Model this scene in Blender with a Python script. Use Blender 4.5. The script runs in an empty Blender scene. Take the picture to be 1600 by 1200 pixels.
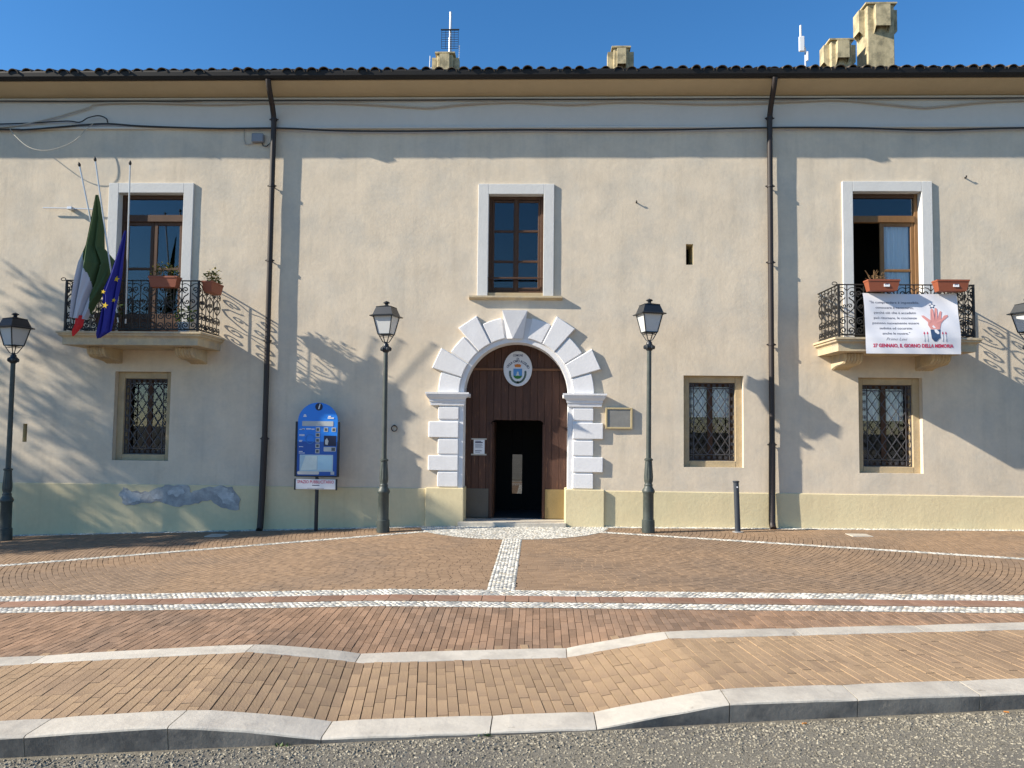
import bpy, bmesh, math, random
from math import sin, cos, pi, radians, sqrt, atan2
from mathutils import Vector, Matrix, noise
random.seed(7)
S = bpy.context.scene
C = S.collection

# ------------------------------------------------------------------ camera
cam_d = bpy.data.cameras.new('camera'); cam = bpy.data.objects.new('camera', cam_d); C.objects.link(cam)
cam_d.sensor_fit = 'HORIZONTAL'; cam_d.sensor_width = 36.0; cam_d.lens = 36.0*1202/1600
cam_d.clip_start = 0.05; cam_d.clip_end = 2000
yaw, pitch, roll = radians(-1.945), radians(3.21), radians(0.642)
fw = Vector((sin(yaw)*cos(pitch), cos(yaw)*cos(pitch), sin(pitch)))
rt = Vector((cos(yaw), -sin(yaw), 0)); up = rt.cross(fw)
r2 = cos(roll)*rt + sin(roll)*up; u2 = -sin(roll)*rt + cos(roll)*up
m = Matrix((r2, u2, -fw)).transposed().to_4x4(); m.translation = (0, -15.0, 1.86)
cam.matrix_world = m
S.camera = cam

# ------------------------------------------------------------------ sky, sun, exposure
TO_SUN = Vector((-3.6, -1.0, 2.08)).normalized()
W = bpy.data.worlds.new('World'); S.world = W; W.use_nodes = True
nt = W.node_tree; nt.nodes.clear()
sky = nt.nodes.new('ShaderNodeTexSky'); sky.sky_type = 'NISHITA'; sky.sun_disc = False
sky.sun_elevation = math.asin(TO_SUN.z); sky.sun_rotation = atan2(TO_SUN.x, TO_SUN.y) % (2*pi)
sky.air_density = 1.0; sky.dust_density = 0.0; sky.ozone_density = 4.5; sky.altitude = 300
bg = nt.nodes.new('ShaderNodeBackground'); bg.inputs[1].default_value = 0.100
wo = nt.nodes.new('ShaderNodeOutputWorld')
hs_ = nt.nodes.new('ShaderNodeHueSaturation'); hs_.inputs['Saturation'].default_value = 1.2
nt.links.new(sky.outputs[0], hs_.inputs['Color']); nt.links.new(hs_.outputs[0], bg.inputs[0]); nt.links.new(bg.outputs[0], wo.inputs[0])
sun_d = bpy.data.lights.new('sun', 'SUN'); sun_d.energy = 5.0; sun_d.angle = radians(0.53); sun_d.color = (1.0, 0.915, 0.775)
sun = bpy.data.objects.new('sun', sun_d); C.objects.link(sun)
sun.rotation_euler = TO_SUN.to_track_quat('Z', 'Y').to_euler(); sun.location = (-20, -6, 15)
S.view_settings.view_transform = 'Standard'; S.view_settings.look = 'None'
S.view_settings.exposure = 0.89; S.view_settings.gamma = 1.0

# ------------------------------------------------------------------ materials
MATS = {}
def pm(name, col, var=0.15, scale=3.0, rough=0.85, bump=0.0, bscale=40.0, island=0.0, col2=None, c2scale=0.7, c2amt=0.5,
       metal=0.0, spec=0.4, stretch=None, wear=None, streak=0.0):
    """procedural material: base colour with two octaves of noise, optional second colour in blotches, optional per-piece value shift"""
    if name in MATS: return MATS[name]
    mt = bpy.data.materials.new(name); mt.use_nodes = True; n = mt.node_tree.nodes; l = mt.node_tree.links
    b = n['Principled BSDF']; b.inputs['Roughness'].default_value = rough; b.inputs['Metallic'].default_value = metal
    b.inputs['Specular IOR Level'].default_value = spec
    tc = n.new('ShaderNodeTexCoord'); vec = tc.outputs['Object']
    if stretch:
        mp = n.new('ShaderNodeMapping'); mp.inputs['Scale'].default_value = stretch; l.new(vec, mp.inputs[0]); vec = mp.outputs[0]
    def nz(sc, det=5.0, ro=0.6):
        t = n.new('ShaderNodeTexNoise'); t.inputs['Scale'].default_value = sc; t.inputs['Detail'].default_value = det
        t.inputs['Roughness'].default_value = ro; l.new(vec, t.inputs['Vector']); return t.outputs['Fac']
    def math_(op, a, bb):
        q = n.new('ShaderNodeMath'); q.operation = op
        for i, v in enumerate((a, bb)):
            if isinstance(v, (int, float)): q.inputs[i].default_value = v
            else: l.new(v, q.inputs[i])
        return q.outputs[0]
    cur = n.new('ShaderNodeRGB'); cur.outputs[0].default_value = (*col, 1); cur = cur.outputs[0]
    def mix(fac, a, colr):
        q = n.new('ShaderNodeMix'); q.data_type = 'RGBA'
        if isinstance(fac, (int, float)): q.inputs[0].default_value = fac
        else: l.new(fac, q.inputs[0])
        l.new(a, q.inputs[6])
        if isinstance(colr, tuple): q.inputs[7].default_value = (*colr, 1)
        else: l.new(colr, q.inputs[7])
        return q.outputs[2]
    def ramp(f, a, bb):
        q = n.new('ShaderNodeMapRange'); l.new(f, q.inputs[0]); q.inputs[1].default_value = a; q.inputs[2].default_value = bb
        return q.outputs[0]
    if col2:
        f = ramp(nz(c2scale, 6.0, 0.65), 0.45, 0.62); cur = mix(math_('MULTIPLY', f, c2amt), cur, col2)
    if wear:
        f = ramp(nz(wear[1], 8.0, 0.7), wear[2], wear[2]+0.08); cur = mix(f, cur, wear[0])
    rnd = None
    if island:
        g = n.new('ShaderNodeNewGeometry'); oi = n.new('ShaderNodeObjectInfo')
        rnd = math_('FRACT', math_('ADD', g.outputs['Random Per Island'], oi.outputs['Random']), 0)
    v = math_('MULTIPLY', math_('SUBTRACT', nz(scale), 0.5), 2*var)
    v = math_('ADD', v, math_('MULTIPLY', math_('SUBTRACT', nz(scale*7.3), 0.5), var))
    if streak:
        mp2 = n.new('ShaderNodeMapping'); mp2.inputs['Scale'].default_value = (3.2, 3.2, 0.22); l.new(tc.outputs['Object'], mp2.inputs[0])
        t2 = n.new('ShaderNodeTexNoise'); t2.inputs['Scale'].default_value = 1.6; t2.inputs['Detail'].default_value = 6; t2.inputs['Roughness'].default_value = 0.65
        l.new(mp2.outputs[0], t2.inputs['Vector']); v = math_('SUBTRACT', v, math_('MULTIPLY', ramp(t2.outputs['Fac'], 0.5, 0.72), streak))
        v = math_('ADD', v, math_('MULTIPLY', ramp(nz(0.55, 3.0, 0.5), 0.35, 0.7), streak*0.7))
    v = math_('ADD', v, 1.0)
    if rnd is not None: v = math_('ADD', v, math_('MULTIPLY', math_('SUBTRACT', rnd, 0.5), island))
    hs = n.new('ShaderNodeHueSaturation'); l.new(v, hs.inputs['Value']); l.new(cur, hs.inputs['Color'])
    l.new(hs.outputs[0], b.inputs['Base Color'])
    if bump:
        bp = n.new('ShaderNodeBump'); bp.inputs['Strength'].default_value = bump; bp.inputs['Distance'].default_value = 0.01
        l.new(nz(bscale, 6.0, 0.65), bp.inputs['Height']); l.new(bp.outputs[0], b.inputs['Normal'])
    MATS[name] = mt; return mt

def glass(name, tint=(1, 1, 1), ior=1.5, refl=1.0, rough=0.0):
    mt = bpy.data.materials.new(name); mt.use_nodes = True; n = mt.node_tree.nodes; l = mt.node_tree.links
    n.remove(n['Principled BSDF']); o = n['Material Output']
    t = n.new('ShaderNodeBsdfTransparent'); t.inputs[0].default_value = (*tint, 1)
    g = n.new('ShaderNodeBsdfGlossy'); g.inputs['Roughness'].default_value = rough; g.inputs[0].default_value = (refl, refl, refl, 1)
    f = n.new('ShaderNodeFresnel'); f.inputs[0].default_value = ior
    mx = n.new('ShaderNodeMixShader'); l.new(f.outputs[0], mx.inputs[0]); l.new(t.outputs[0], mx.inputs[1]); l.new(g.outputs[0], mx.inputs[2])
    l.new(mx.outputs[0], o.inputs[0]); MATS[name] = mt; return mt

def pebble_mat():
    mt = pm('cobble', (0.62, 0.60, 0.54), var=0.2, scale=20, rough=0.7, island=0.25)
    n = mt.node_tree.nodes; l = mt.node_tree.links
    g = n.new('ShaderNodeNewGeometry'); cr = n.new('ShaderNodeValToRGB')
    cr.color_ramp.interpolation = 'CONSTANT'; e = cr.color_ramp.elements
    e[0].position = 0; e[0].color = (0.60, 0.575, 0.51, 1); e[1].position = 0.55; e[1].color = (0.40, 0.395, 0.36, 1)
    e.new(0.82).color = (0.27, 0.275, 0.255, 1); e.new(0.94).color = (0.5, 0.44, 0.34, 1)
    l.new(g.outputs['Random Per Island'], cr.inputs[0])
    for k in n:
        if k.type == 'HUE_SAT': l.new(cr.outputs[0], k.inputs['Color'])
    return mt

PLASTER = pm('plaster', (0.625, 0.532, 0.41), streak=0.09, var=0.17, scale=2.0, rough=0.95, bump=0.45, bscale=9, col2=(0.55, 0.487, 0.395), c2scale=1.3, c2amt=0.9, spec=0.15)
PLINTH = pm('plinth_plaster', (0.66, 0.555, 0.345), streak=0.08, var=0.15, scale=1.4, rough=0.95, bump=0.45, bscale=16, col2=(0.56, 0.50, 0.32), c2amt=0.6, spec=0.15)
FRIEZE = pm('frieze_plaster', (0.60, 0.57, 0.52), var=0.08, scale=1.2, rough=0.95, bump=0.3, bscale=14, spec=0.15)
SOFFIT = pm('soffit_plaster', (0.54, 0.44, 0.29), var=0.12, scale=1.2, rough=0.95, spec=0.15)
WHITE = pm('white_paint', (0.70, 0.69, 0.69), island=0.07, streak=0.05, var=0.08, scale=4, rough=0.85, bump=0.35, bscale=22, spec=0.2)
FRAMEW = pm('frame_paint', (0.585, 0.58, 0.56), var=0.09, scale=3, rough=0.9, bump=0.4, bscale=20, spec=0.2)
STONE = pm('sandstone', (0.46, 0.36, 0.22), var=0.25, scale=5, rough=0.95, bump=0.6, bscale=30, col2=(0.36, 0.30, 0.22), c2scale=3, spec=0.15)
BALC = pm('balcony_stone', (0.52, 0.42, 0.27), var=0.22, scale=4, rough=0.95, bump=0.5, bscale=25, col2=(0.36, 0.31, 0.25), c2scale=3, c2amt=0.7, spec=0.15)
WOOD = pm('door_wood', (0.070, 0.030, 0.018), var=0.45, scale=5, rough=0.7, bump=0.5, bscale=20, island=0.3, stretch=(6, 6, 0.6), wear=((0.16, 0.075, 0.035), 5, 0.60))
WINWOOD = pm('window_wood', (0.075, 0.034, 0.016), var=0.4, scale=8, rough=0.65, bump=0.3, bscale=30, stretch=(3, 3, 1), wear=((0.17, 0.10, 0.05), 9, 0.62))
OCHREWOOD = pm('ochre_wood', (0.20, 0.10, 0.035), var=0.3, scale=8, rough=0.6, stretch=(3, 3, 1))
BEAM = pm('beam_wood', (0.17, 0.08, 0.04), var=0.3, scale=8, rough=0.7)
IRON = pm('wrought_iron', (0.018, 0.017, 0.016), var=0.3, scale=12, rough=0.6, spec=0.4, col2=(0.04, 0.034, 0.028), c2scale=9)
GRILLE = pm('grille_iron', (0.075, 0.075, 0.085), var=0.25, scale=10, rough=0.6, col2=(0.10, 0.075, 0.05), c2scale=7)
LAMPM = pm('lamp_paint', (0.040, 0.050, 0.045), var=0.25, scale=7, rough=0.5, spec=0.5, col2=(0.075, 0.085, 0.075), c2scale=6, bump=0.1)
LAMPD = pm('lantern_paint', (0.016, 0.020, 0.026), var=0.2, scale=8, rough=0.4, spec=0.5)
PIPE = pm('downpipe_paint', (0.022, 0.0145, 0.013), var=0.3, scale=4, rough=0.55, spec=0.5)
GUTTER = pm('gutter_paint', (0.010, 0.008, 0.007), var=0.3, scale=3, rough=0.6)
TILE = pm('roof_tile', (0.12, 0.092, 0.065), var=0.4, scale=10, rough=0.95, bump=0.5, bscale=30, island=0.5, col2=(0.05, 0.048, 0.042), c2scale=6, c2amt=0.9)
CHIM = pm('chimney_render', (0.46, 0.385, 0.235), streak=0.25, var=0.2, scale=4, rough=0.95, bump=0.5, bscale=18, col2=(0.20, 0.175, 0.11), c2scale=4.5, c2amt=0.8)
CABLEM = pm('cable_dark', (0.03, 0.03, 0.03), rough=0.6)
CABLEL = pm('cable_light', (0.42, 0.39, 0.33), rough=0.6)
STEEL = pm('galvanised', (0.55, 0.56, 0.58), var=0.1, rough=0.4, metal=0.6)
BLACK = pm('black_gap', (0.01, 0.01, 0.01), rough=0.9)
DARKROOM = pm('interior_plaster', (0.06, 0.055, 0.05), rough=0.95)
BRICK = pm('clinker_brick', (0.36, 0.247, 0.148), var=0.16, scale=9, rough=0.85, bump=0.5, bscale=60, island=0.20, col2=(0.25, 0.17, 0.112), c2scale=0.8, c2amt=0.6, spec=0.3)
BRICKR = pm('red_brick', (0.29, 0.182, 0.115), var=0.17, scale=9, rough=0.88, bump=0.45, bscale=60, island=0.42, col2=(0.205, 0.145, 0.105), c2scale=0.6, c2amt=0.7, spec=0.25)
BRICKP = pm('paver_brick', (0.28, 0.188, 0.118), var=0.15, scale=5, rough=0.88, bump=0.3, bscale=50, island=0.26, col2=(0.205, 0.148, 0.105), c2scale=0.5, c2amt=0.7, spec=0.25)
JOINT = pm('joint_sand', (0.07, 0.05, 0.036), var=0.3, scale=12, rough=0.98, bump=0.5, bscale=60)
MORTAR = pm('cobble_mortar', (0.34, 0.315, 0.27), var=0.25, scale=12, rough=0.98, bump=0.5, bscale=60)
MARBLE = pm('kerb_marble', (0.52, 0.475, 0.40), var=0.14, scale=4, rough=0.75, bump=0.4, bscale=22, island=0.16, col2=(0.37, 0.335, 0.285), c2scale=2.2, c2amt=0.7, wear=((0.25, 0.215, 0.175), 4.5, 0.62))
SHADEGRIME = pm('kerb_shade_grime', (0.33, 0.285, 0.235), var=0.4, scale=5, rough=0.9, bump=0.3, bscale=30, col2=(0.12, 0.108, 0.095), c2scale=2.5, c2amt=0.9)  # front faces: grime, plus their shade put into the darker colour
TERRA = pm('channel_tile', (0.24, 0.135, 0.09), var=0.2, scale=8, rough=0.85, island=0.4, col2=(0.30, 0.205, 0.14), c2scale=2.5)
ASPH = pm('asphalt', (0.20, 0.18, 0.14), var=0.8, scale=55, rough=0.95, bump=1.0, bscale=110, col2=(0.13, 0.12, 0.105), c2scale=0.8, c2amt=0.6)
CHIP = pm('road_chip', (0.23, 0.205, 0.155), var=0.2, scale=30, rough=0.9, island=1.1)
EARTH = pm('earth', (0.06, 0.058, 0.042), var=0.3, scale=0.4, rough=1.0)
POT = pm('terracotta_plastic', (0.27, 0.078, 0.038), var=0.12, scale=6, rough=0.6)
LEAF = pm('leaf_green', (0.06, 0.105, 0.022), var=0.3, scale=9, rough=0.6, island=0.6)
LEAFY = pm('leaf_yellow', (0.28, 0.22, 0.03), var=0.3, scale=9, rough=0.6, island=0.5)
DRY = pm('dry_stem', (0.22, 0.13, 0.06), var=0.3, rough=0.9)
BARK = pm('bark', (0.10, 0.075, 0.055), var=0.3, scale=6, rough=0.95, bump=0.8, bscale=20)
WGLASS = glass('window_glass', (0.96, 0.97, 0.98), 1.52)
MGLASS = glass('inner_glass', (0.35, 0.36, 0.36), 2.6)
OPAL = pm('opal_glass', (0.52, 0.53, 0.53), var=0.05, rough=0.25, spec=0.5)
CURT = pm('curtain', (0.80, 0.83, 0.85), var=0.05, rough=0.95)
PAPER = pm('paper', (0.75, 0.75, 0.76), var=0.03, rough=0.8)
INK = pm('ink_navy', (0.035, 0.04, 0.09), var=0.05, rough=0.8)
REDINK = pm('ink_red', (0.55, 0.03, 0.09), var=0.05, rough=0.8)
COBBLE = pebble_mat()

# ------------------------------------------------------------------ mesh helpers
class MB:
    def __init__(s): s.v = []; s.f = []; s.mi = []
    def add(s, vs, fs, mi=0):
        o = len(s.v); s.v += [tuple(p) for p in vs]; s.f += [tuple(i+o for i in q) for q in fs]; s.mi += [mi]*len(fs); return s
    def box(s, x0, x1, y0, y1, z0, z1, c=0.0, mi=0):
        if c <= 0:
            vs = [(x, y, z) for z in (z0, z1) for y in (y0, y1) for x in (x0, x1)]
            return s.add(vs, [(0, 2, 3, 1), (4, 5, 7, 6), (0, 1, 5, 4), (2, 6, 7, 3), (0, 4, 6, 2), (1, 3, 7, 5)], mi)
        return s.hull_chamfer(Matrix.Identity(4), x0, x1, y0, y1, z0, z1, c, mi)
    def hull_chamfer(s, M, x0, x1, y0, y1, z0, z1, c, mi=0):
        X, Y, Z = (x0, x1), (y0, y1), (z0, z1); vs = []; idx = {}
        for i in (0, 1):
            for j in (0, 1):
                for k in (0, 1):
                    dx, dy, dz = (c if i == 0 else -c), (c if j == 0 else -c), (c if k == 0 else -c)
                    idx[i, j, k, 'x'] = len(vs); vs.append(M @ Vector((X[i], Y[j]+dy, Z[k]+dz)))
                    idx[i, j, k, 'y'] = len(vs); vs.append(M @ Vector((X[i]+dx, Y[j], Z[k]+dz)))
                    idx[i, j, k, 'z'] = len(vs); vs.append(M @ Vector((X[i]+dx, Y[j]+dy, Z[k])))
        fs = []
        for a in (0, 1):
            fs.append([idx[a, j, k, 'x'] for j, k in ((0, 0), (1, 0), (1, 1), (0, 1))])
            fs.append([idx[j, a, k, 'y'] for j, k in ((0, 0), (1, 0), (1, 1), (0, 1))])
            fs.append([idx[j, k, a, 'z'] for j, k in ((0, 0), (1, 0), (1, 1), (0, 1))])
            for b_ in (0, 1):
                fs.append([idx[a, b_, 0, 'x'], idx[a, b_, 1, 'x'], idx[a, b_, 1, 'y'], idx[a, b_, 0, 'y']])
                fs.append([idx[a, 0, b_, 'x'], idx[a, 1, b_, 'x'], idx[a, 1, b_, 'z'], idx[a, 0, b_, 'z']])
                fs.append([idx[0, a, b_, 'y'], idx[1, a, b_, 'y'], idx[1, a, b_, 'z'], idx[0, a, b_, 'z']])
                for k in (0, 1): fs.append([idx[a, b_, k, t] for t in 'xyz'])
        return s.add(vs, fs, mi)
    def tube(s, pts, r, n=8, cap=True, mi=0, flat=1.0):
        pts = [Vector(p) for p in pts]; rs = r if isinstance(r, (list, tuple)) else [r]*len(pts)
        vs = []; prev = None
        for i, p in enumerate(pts):
            t = (pts[min(i+1, len(pts)-1)]-pts[max(i-1, 0)]).normalized()
            if prev is None:
                a = Vector((0, 0, 1)) if abs(t.z) < 0.9 else Vector((0, 1, 0)); x = t.cross(a).normalized()
            else: x = (prev - t*prev.dot(t)).normalized()
            prev = x; y = t.cross(x)
            for k in range(n):
                a = 2*pi*(k+0.5)/n; vs.append(p + x*cos(a)*rs[i] + y*sin(a)*rs[i]*flat)
        fs = [(i*n+k, i*n+(k+1) % n, (i+1)*n+(k+1) % n, (i+1)*n+k) for i in range(len(pts)-1) for k in range(n)]
        if cap: fs += [tuple(range(n))[::-1], tuple(range((len(pts)-1)*n, len(pts)*n))]
        return s.add(vs, fs, mi)
    def lathe(s, prof, n=20, cx=0, cy=0, flute=None, mi=0):
        vs = []
        for i, (r, z) in enumerate(prof):
            for k in range(n):
                rr = r
                if flute and flute[0] <= z <= flute[1]: rr = r*(1-0.10*(k % 2))
                a = 2*pi*k/n; vs.append((cx+rr*cos(a), cy+rr*sin(a), z))
        fs = [(i*n+k, i*n+(k+1) % n, (i+1)*n+(k+1) % n, (i+1)*n+k) for i in range(len(prof)-1) for k in range(n)]
        fs += [tuple(range(n))[::-1], tuple(range((len(prof)-1)*n, len(prof)*n))]
        return s.add(vs, fs, mi)
    def poly(s, pts, y0, y1, mi=0):
        """outline in x-z extruded from y0 to y1"""
        n = len(pts); vs = [(x, y0, z) for x, z in pts]+[(x, y1, z) for x, z in pts]
        fs = [tuple(range(n)), tuple(range(n, 2*n))[::-1]]+[(i, (i+1) % n, n+(i+1) % n, n+i) for i in range(n)]
        return s.add(vs, fs, mi)
    def mesh(s, name, mat, smooth=False):
        me = bpy.data.meshes.new(name); me.from_pydata(s.v, [], s.f)
        for k in (mat if isinstance(mat, (list, tuple)) else [mat]): me.materials.append(k)
        if isinstance(mat, (list, tuple)): me.polygons.foreach_set('material_index', s.mi)
        bm = bmesh.new(); bm.from_mesh(me); bmesh.ops.recalc_face_normals(bm, faces=bm.faces); bm.to_mesh(me); bm.free()
        if smooth: me.polygons.foreach_set('use_smooth', [True]*len(me.polygons)); me.set_sharp_from_angle(angle=radians(40))
        me.update(); return me
    def build(s, name, mat, parent=None, smooth=False, loc=None):
        return link(name, s.mesh(name, mat, smooth), parent, loc)
    def sheet(s, name, mat, parent=None, smooth=False):
        """open surface: keeps the face order given"""
        me = bpy.data.meshes.new(name); me.from_pydata(s.v, [], s.f); me.materials.append(mat)
        if smooth: me.polygons.foreach_set('use_smooth', [True]*len(me.polygons))
        return link(name, me, parent)
def link(name, me, parent=None, loc=None):
    o = bpy.data.objects.new(name, me); C.objects.link(o)
    if parent: o.parent = parent
    if loc: o.location = loc
    return o
def tag(o, label=None, cat=None, group=None, kind=None):
    if label: o['label'] = label
    if cat: o['category'] = cat
    if group: o['group'] = group
    if kind: o['kind'] = kind
    return o
def thing(name, label, cat, loc=(0, 0, 0), group=None):
    return tag(link(name, None, None, loc), label, cat, group)
def part(parent, name): return link(name, None, parent)
def copy_tree(o, parent=None):
    c = o.copy(); C.objects.link(c); c.parent = parent
    for ch in list(o.children): copy_tree(ch, c)
    return c
def text(body, size, cx, cz, align='CENTER', shear=0.0, bold=0.0, width=None):
    """flat lettering as vertices and faces in the x-z plane, centred on (cx, cz)"""
    cu = bpy.data.curves.new('lettering', 'FONT'); cu.body = body; cu.size = size; cu.align_x = align; cu.align_y = 'CENTER'
    cu.shear = shear; cu.offset = bold; cu.resolution_u = 2
    o = bpy.data.objects.new('lettering', cu); C.objects.link(o)
    me = bpy.data.meshes.new_from_object(o.evaluated_get(bpy.context.evaluated_depsgraph_get()))
    vs = [v.co.copy() for v in me.vertices]; fs = [tuple(p.vertices) for p in me.polygons]
    bpy.data.objects.remove(o); bpy.data.curves.remove(cu); bpy.data.meshes.remove(me)
    k = 1.0
    if width and vs:
        w = max(v.x for v in vs)-min(v.x for v in vs); k = width/w
    return [(cx+v.x*k, 0, cz+v.y) for v in vs], fs

# ------------------------------------------------------------------ ground heights
def lerp(a, b, t): return a+(b-a)*t
def clamp(t, a=0.0, b=1.0): return max(a, min(b, t))
def base_z(x):
    if x < -1.7: return -0.0586-0.037*(-1.7-x)
    return -0.045+0.008*x if x < 9 else 0.027
def strip_y(x): return -7.94+0.137*x          # centre line of the pale edging strip
def kerb_y(x): return -9.40+0.140*x           # back edge of the kerb
LOW = -0.188
def low_w(x, y=-8.0):
    x = x+0.0875*(y+8.0)
    return clamp((x+2.49)/0.94) * clamp((1.21-x)/0.93)
def zg(x, y):
    b = base_z(x); t = clamp((-6.85-y)/max(0.05, (-6.85-strip_y(x))))
    return lerp(b, min(b, LOW+0.006*x), low_w(x, y)*t)
def road_z(x): return clamp(-0.203+0.017*x, -0.5, 0.1)

# ------------------------------------------------------------------ ground, road
g = MB(); g.add([(-600, -600, -0.75), (600, -600, -0.75), (600, 600, -0.75), (-600, 600, -0.75)], [(0, 1, 2, 3)])
tag(g.sheet('ground', EARTH), kind='structure')
r = MB(); xs = [-60, -12]+[-6+0.5*i for i in range(25)]+[12, 60]
for x in xs:
    for k, y in enumerate((kerb_y(x)-0.02, -10.6+0.14*x, -12.5+0.14*x, -19+0.1*x, -60)):
        r.v.append((x, y, road_z(clamp(x, -12, 12))+0.02*min(k, 2)*0.5))
for i in range(len(xs)-1):
    for k in range(4): r.f.append((i*5+k, (i+1)*5+k, (i+1)*5+k+1, i*5+k+1)[::-1])
tag(r.sheet('road', ASPH), kind='structure')

def gz(x, y):
    a = kerb_y(x)-0.02; return road_z(x)+0.01*clamp((a-y)/1.2)
rng = random.Random(3)
ch = MB()
for i in range(27000):
    x = rng.uniform(-4.3, 4.8); d = rng.random()**1.15*1.45
    y = kerb_y(x)-0.31-d
    s_ = rng.uniform(0.0035, 0.011)*(1.25 if d < 0.25 else 1); a = rng.uniform(0, pi); z = gz(x, y)
    e = (s_*rng.uniform(0.8, 1.6), s_, s_*rng.uniform(0.5, 0.9)); ca, sa = cos(a), sin(a)
    P = [(e[0], 0, 0.2*e[2]), (0, e[1], 0.1*e[2]), (-e[0], 0, 0.2*e[2]), (0, -e[1], 0), (0.2*e[0], 0.1*e[1], e[2]), (-0.3*e[0], -0.2*e[1], e[2]*0.9)]
    ch.add([(x+p[0]*ca-p[1]*sa, y+p[0]*sa+p[1]*ca, z+p[2]) for p in P], [(0, 1, 4), (1, 5, 4), (1, 2, 5), (2, 3, 5), (3, 4, 5), (3, 0, 4)])
tag(ch.build('road_gravel', CHIP), 'coarse pale stone chips bound into the grey road surface', 'gravel', kind='stuff')

# ------------------------------------------------------------------ plaza and pavement
PC = (-0.43, 0.0)       # centre of the portal, centre of the paving rings
pz = MB(); nx = 120; ys = [0.05-0.25*k for k in range(30)]
X0, X1 = -26.0, 26.0
gxs = [X0, -20, -15]+[-12+0.15*i for i in range(161)]+[15, 20, X1]
def under(x, y): return zg(x, y)-(0.009 if y > -6.6 else 0.014 if y > strip_y(x)-0.01 else 0.06)
rows = [0.1, -0.4, -0.9, -1.5, -2.2, -3.0, -4.0, -5.0, -5.8, -6.3, -6.85]
for x in gxs:
    sy, ky = strip_y(clamp(x, -7, 8)), kerb_y(clamp(x, -7, 8))
    col = rows+[lerp(-6.85, sy, 0.5), sy, lerp(sy, ky, 0.5), ky-0.05]
    for y in col: pz.v.append((x, y, under(x, y)))
NR = len(rows)+4
for i in range(len(gxs)-1):
    for k in range(NR-1): pz.f.append((i*NR+k, i*NR+k+1, (i+1)*NR+k+1, (i+1)*NR+k))
plaza = tag(pz.sheet('plaza', JOINT), kind='structure')

def brick_into(mb, cs, rise=0.0, ch_=0.002, h=0.03):
    """one brick from 4 plan corners following the ground"""
    cx = sum(c[0] for c in cs)/4; cy = sum(c[1] for c in cs)/4
    lo = []; mid = []; top = []
    for x, y in cs:
        z = zg(x, y)+rise; lo.append((x, y, z-h)); mid.append((x, y, z-ch_))
        d = Vector((cx-x, cy-y)); d = d/max(1e-6, d.length)*ch_*1.4
        top.append((x+d.x, y+d.y, z))
    fs = [(8, 9, 10, 11)]
    for i in range(4):
        j = (i+1) % 4; fs += [(4+i, 4+j, 8+j, 8+i), (i, j, 4+j, 4+i)]
    mb.add(lo+mid+top, fs)
def in_view(x, y, m=1.2):
    d = 15+y; return -0.73*d-m < x < 0.66*d+m
# regions of cobbles (plan)
def diag_l(x): return -0.72-(-1.85-x)*0.475        # left radiating band centre y for x < -1.85
def diag_r(x): return -0.72-(x-1.0)*0.425
BAND = 0.085
def cobbled(x, y, m=0.0):
    if y > -0.19-m: return True
    if (x-PC[0])**2+(y-PC[1])**2 < (1.78+m)**2: return True
    if abs(x+0.415) < 0.165+m and -5.9 < y < -1.5: return True
    if x < -1.4 and abs(y-diag_l(x)) < BAND*1.1+m: return True
    if x > 0.6 and abs(y-diag_r(x)) < BAND*1.1+m: return True
    return y < -5.86+m
# ring paving
rp = MB(); rng = random.Random(11)
RW, RL = 0.072, 0.15
rad = 1.7
while rad < 12.2:
    n = max(8, int(2*pi*rad/RL)); off = rng.random()*RL/rad
    for k in range(n):
        a0 = off+2*pi*k/n; a1 = off+2*pi*(k+1)/n; am = (a0+a1)/2; rm = rad+RW/2
        x, y = PC[0]+rm*cos(am), PC[1]+rm*sin(am)
        if y > -0.05 or y < -5.92 or not in_view(x, y) or cobbled(x, y, -0.05): continue
        gp = 0.0028; ga = gp*0.6/rad; j = rng.uniform(-0.003, 0.003)
        cs = [(PC[0]+q*cos(a), PC[1]+q*sin(a)) for q, a in ((rad+gp+j, a0+ga), (rad+RW-gp+j, a0+ga), (rad+RW-gp+j, a1-ga), (rad+gp+j, a1-ga))]
        brick_into(rp, cs, rng.uniform(-0.0015, 0.001), 0.002, 0.02)
    rad += RW
tag(rp.build('brick', BRICKP, plaza), 'small brown paving bricks laid in rings around the doorway', kind='stuff')
# straight paving between the channel and the edging strip
mp_ = MB(); BW, BL = 0.071, 0.165; x = -7.0
while x < 7.4:
    y = -6.74-rng.random()*BL
    w = BW*rng.uniform(0.95, 1.05)
    yy = -6.70; first = True
    while True:
        ln = BL*rng.uniform(0.75, 1.2) if not first else BL*rng.uniform(0.3, 1)
        first = False; y1 = yy-ln
        if yy < strip_y(x)+0.02: break
        if in_view(x, yy, 0.9):
            wob = 0.006*noise.noise((x*1.3, yy*3, 1)); wob1 = 0.006*noise.noise((x*1.3, y1*3, 1))
            brick_into(mp_, [(x+0.0025+wob, yy-0.003), (x+w-0.0025+wob, yy-0.003), (x+w-0.0025+wob1, y1+0.002), (x+0.0025+wob1, y1+0.002)], rng.uniform(-0.003, 0.002))
        yy = y1
    x += w
tag(mp_.build('brick', BRICKR, plaza), 'red brown bricks laid lengthwise in front of the channel', kind='stuff')

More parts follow.
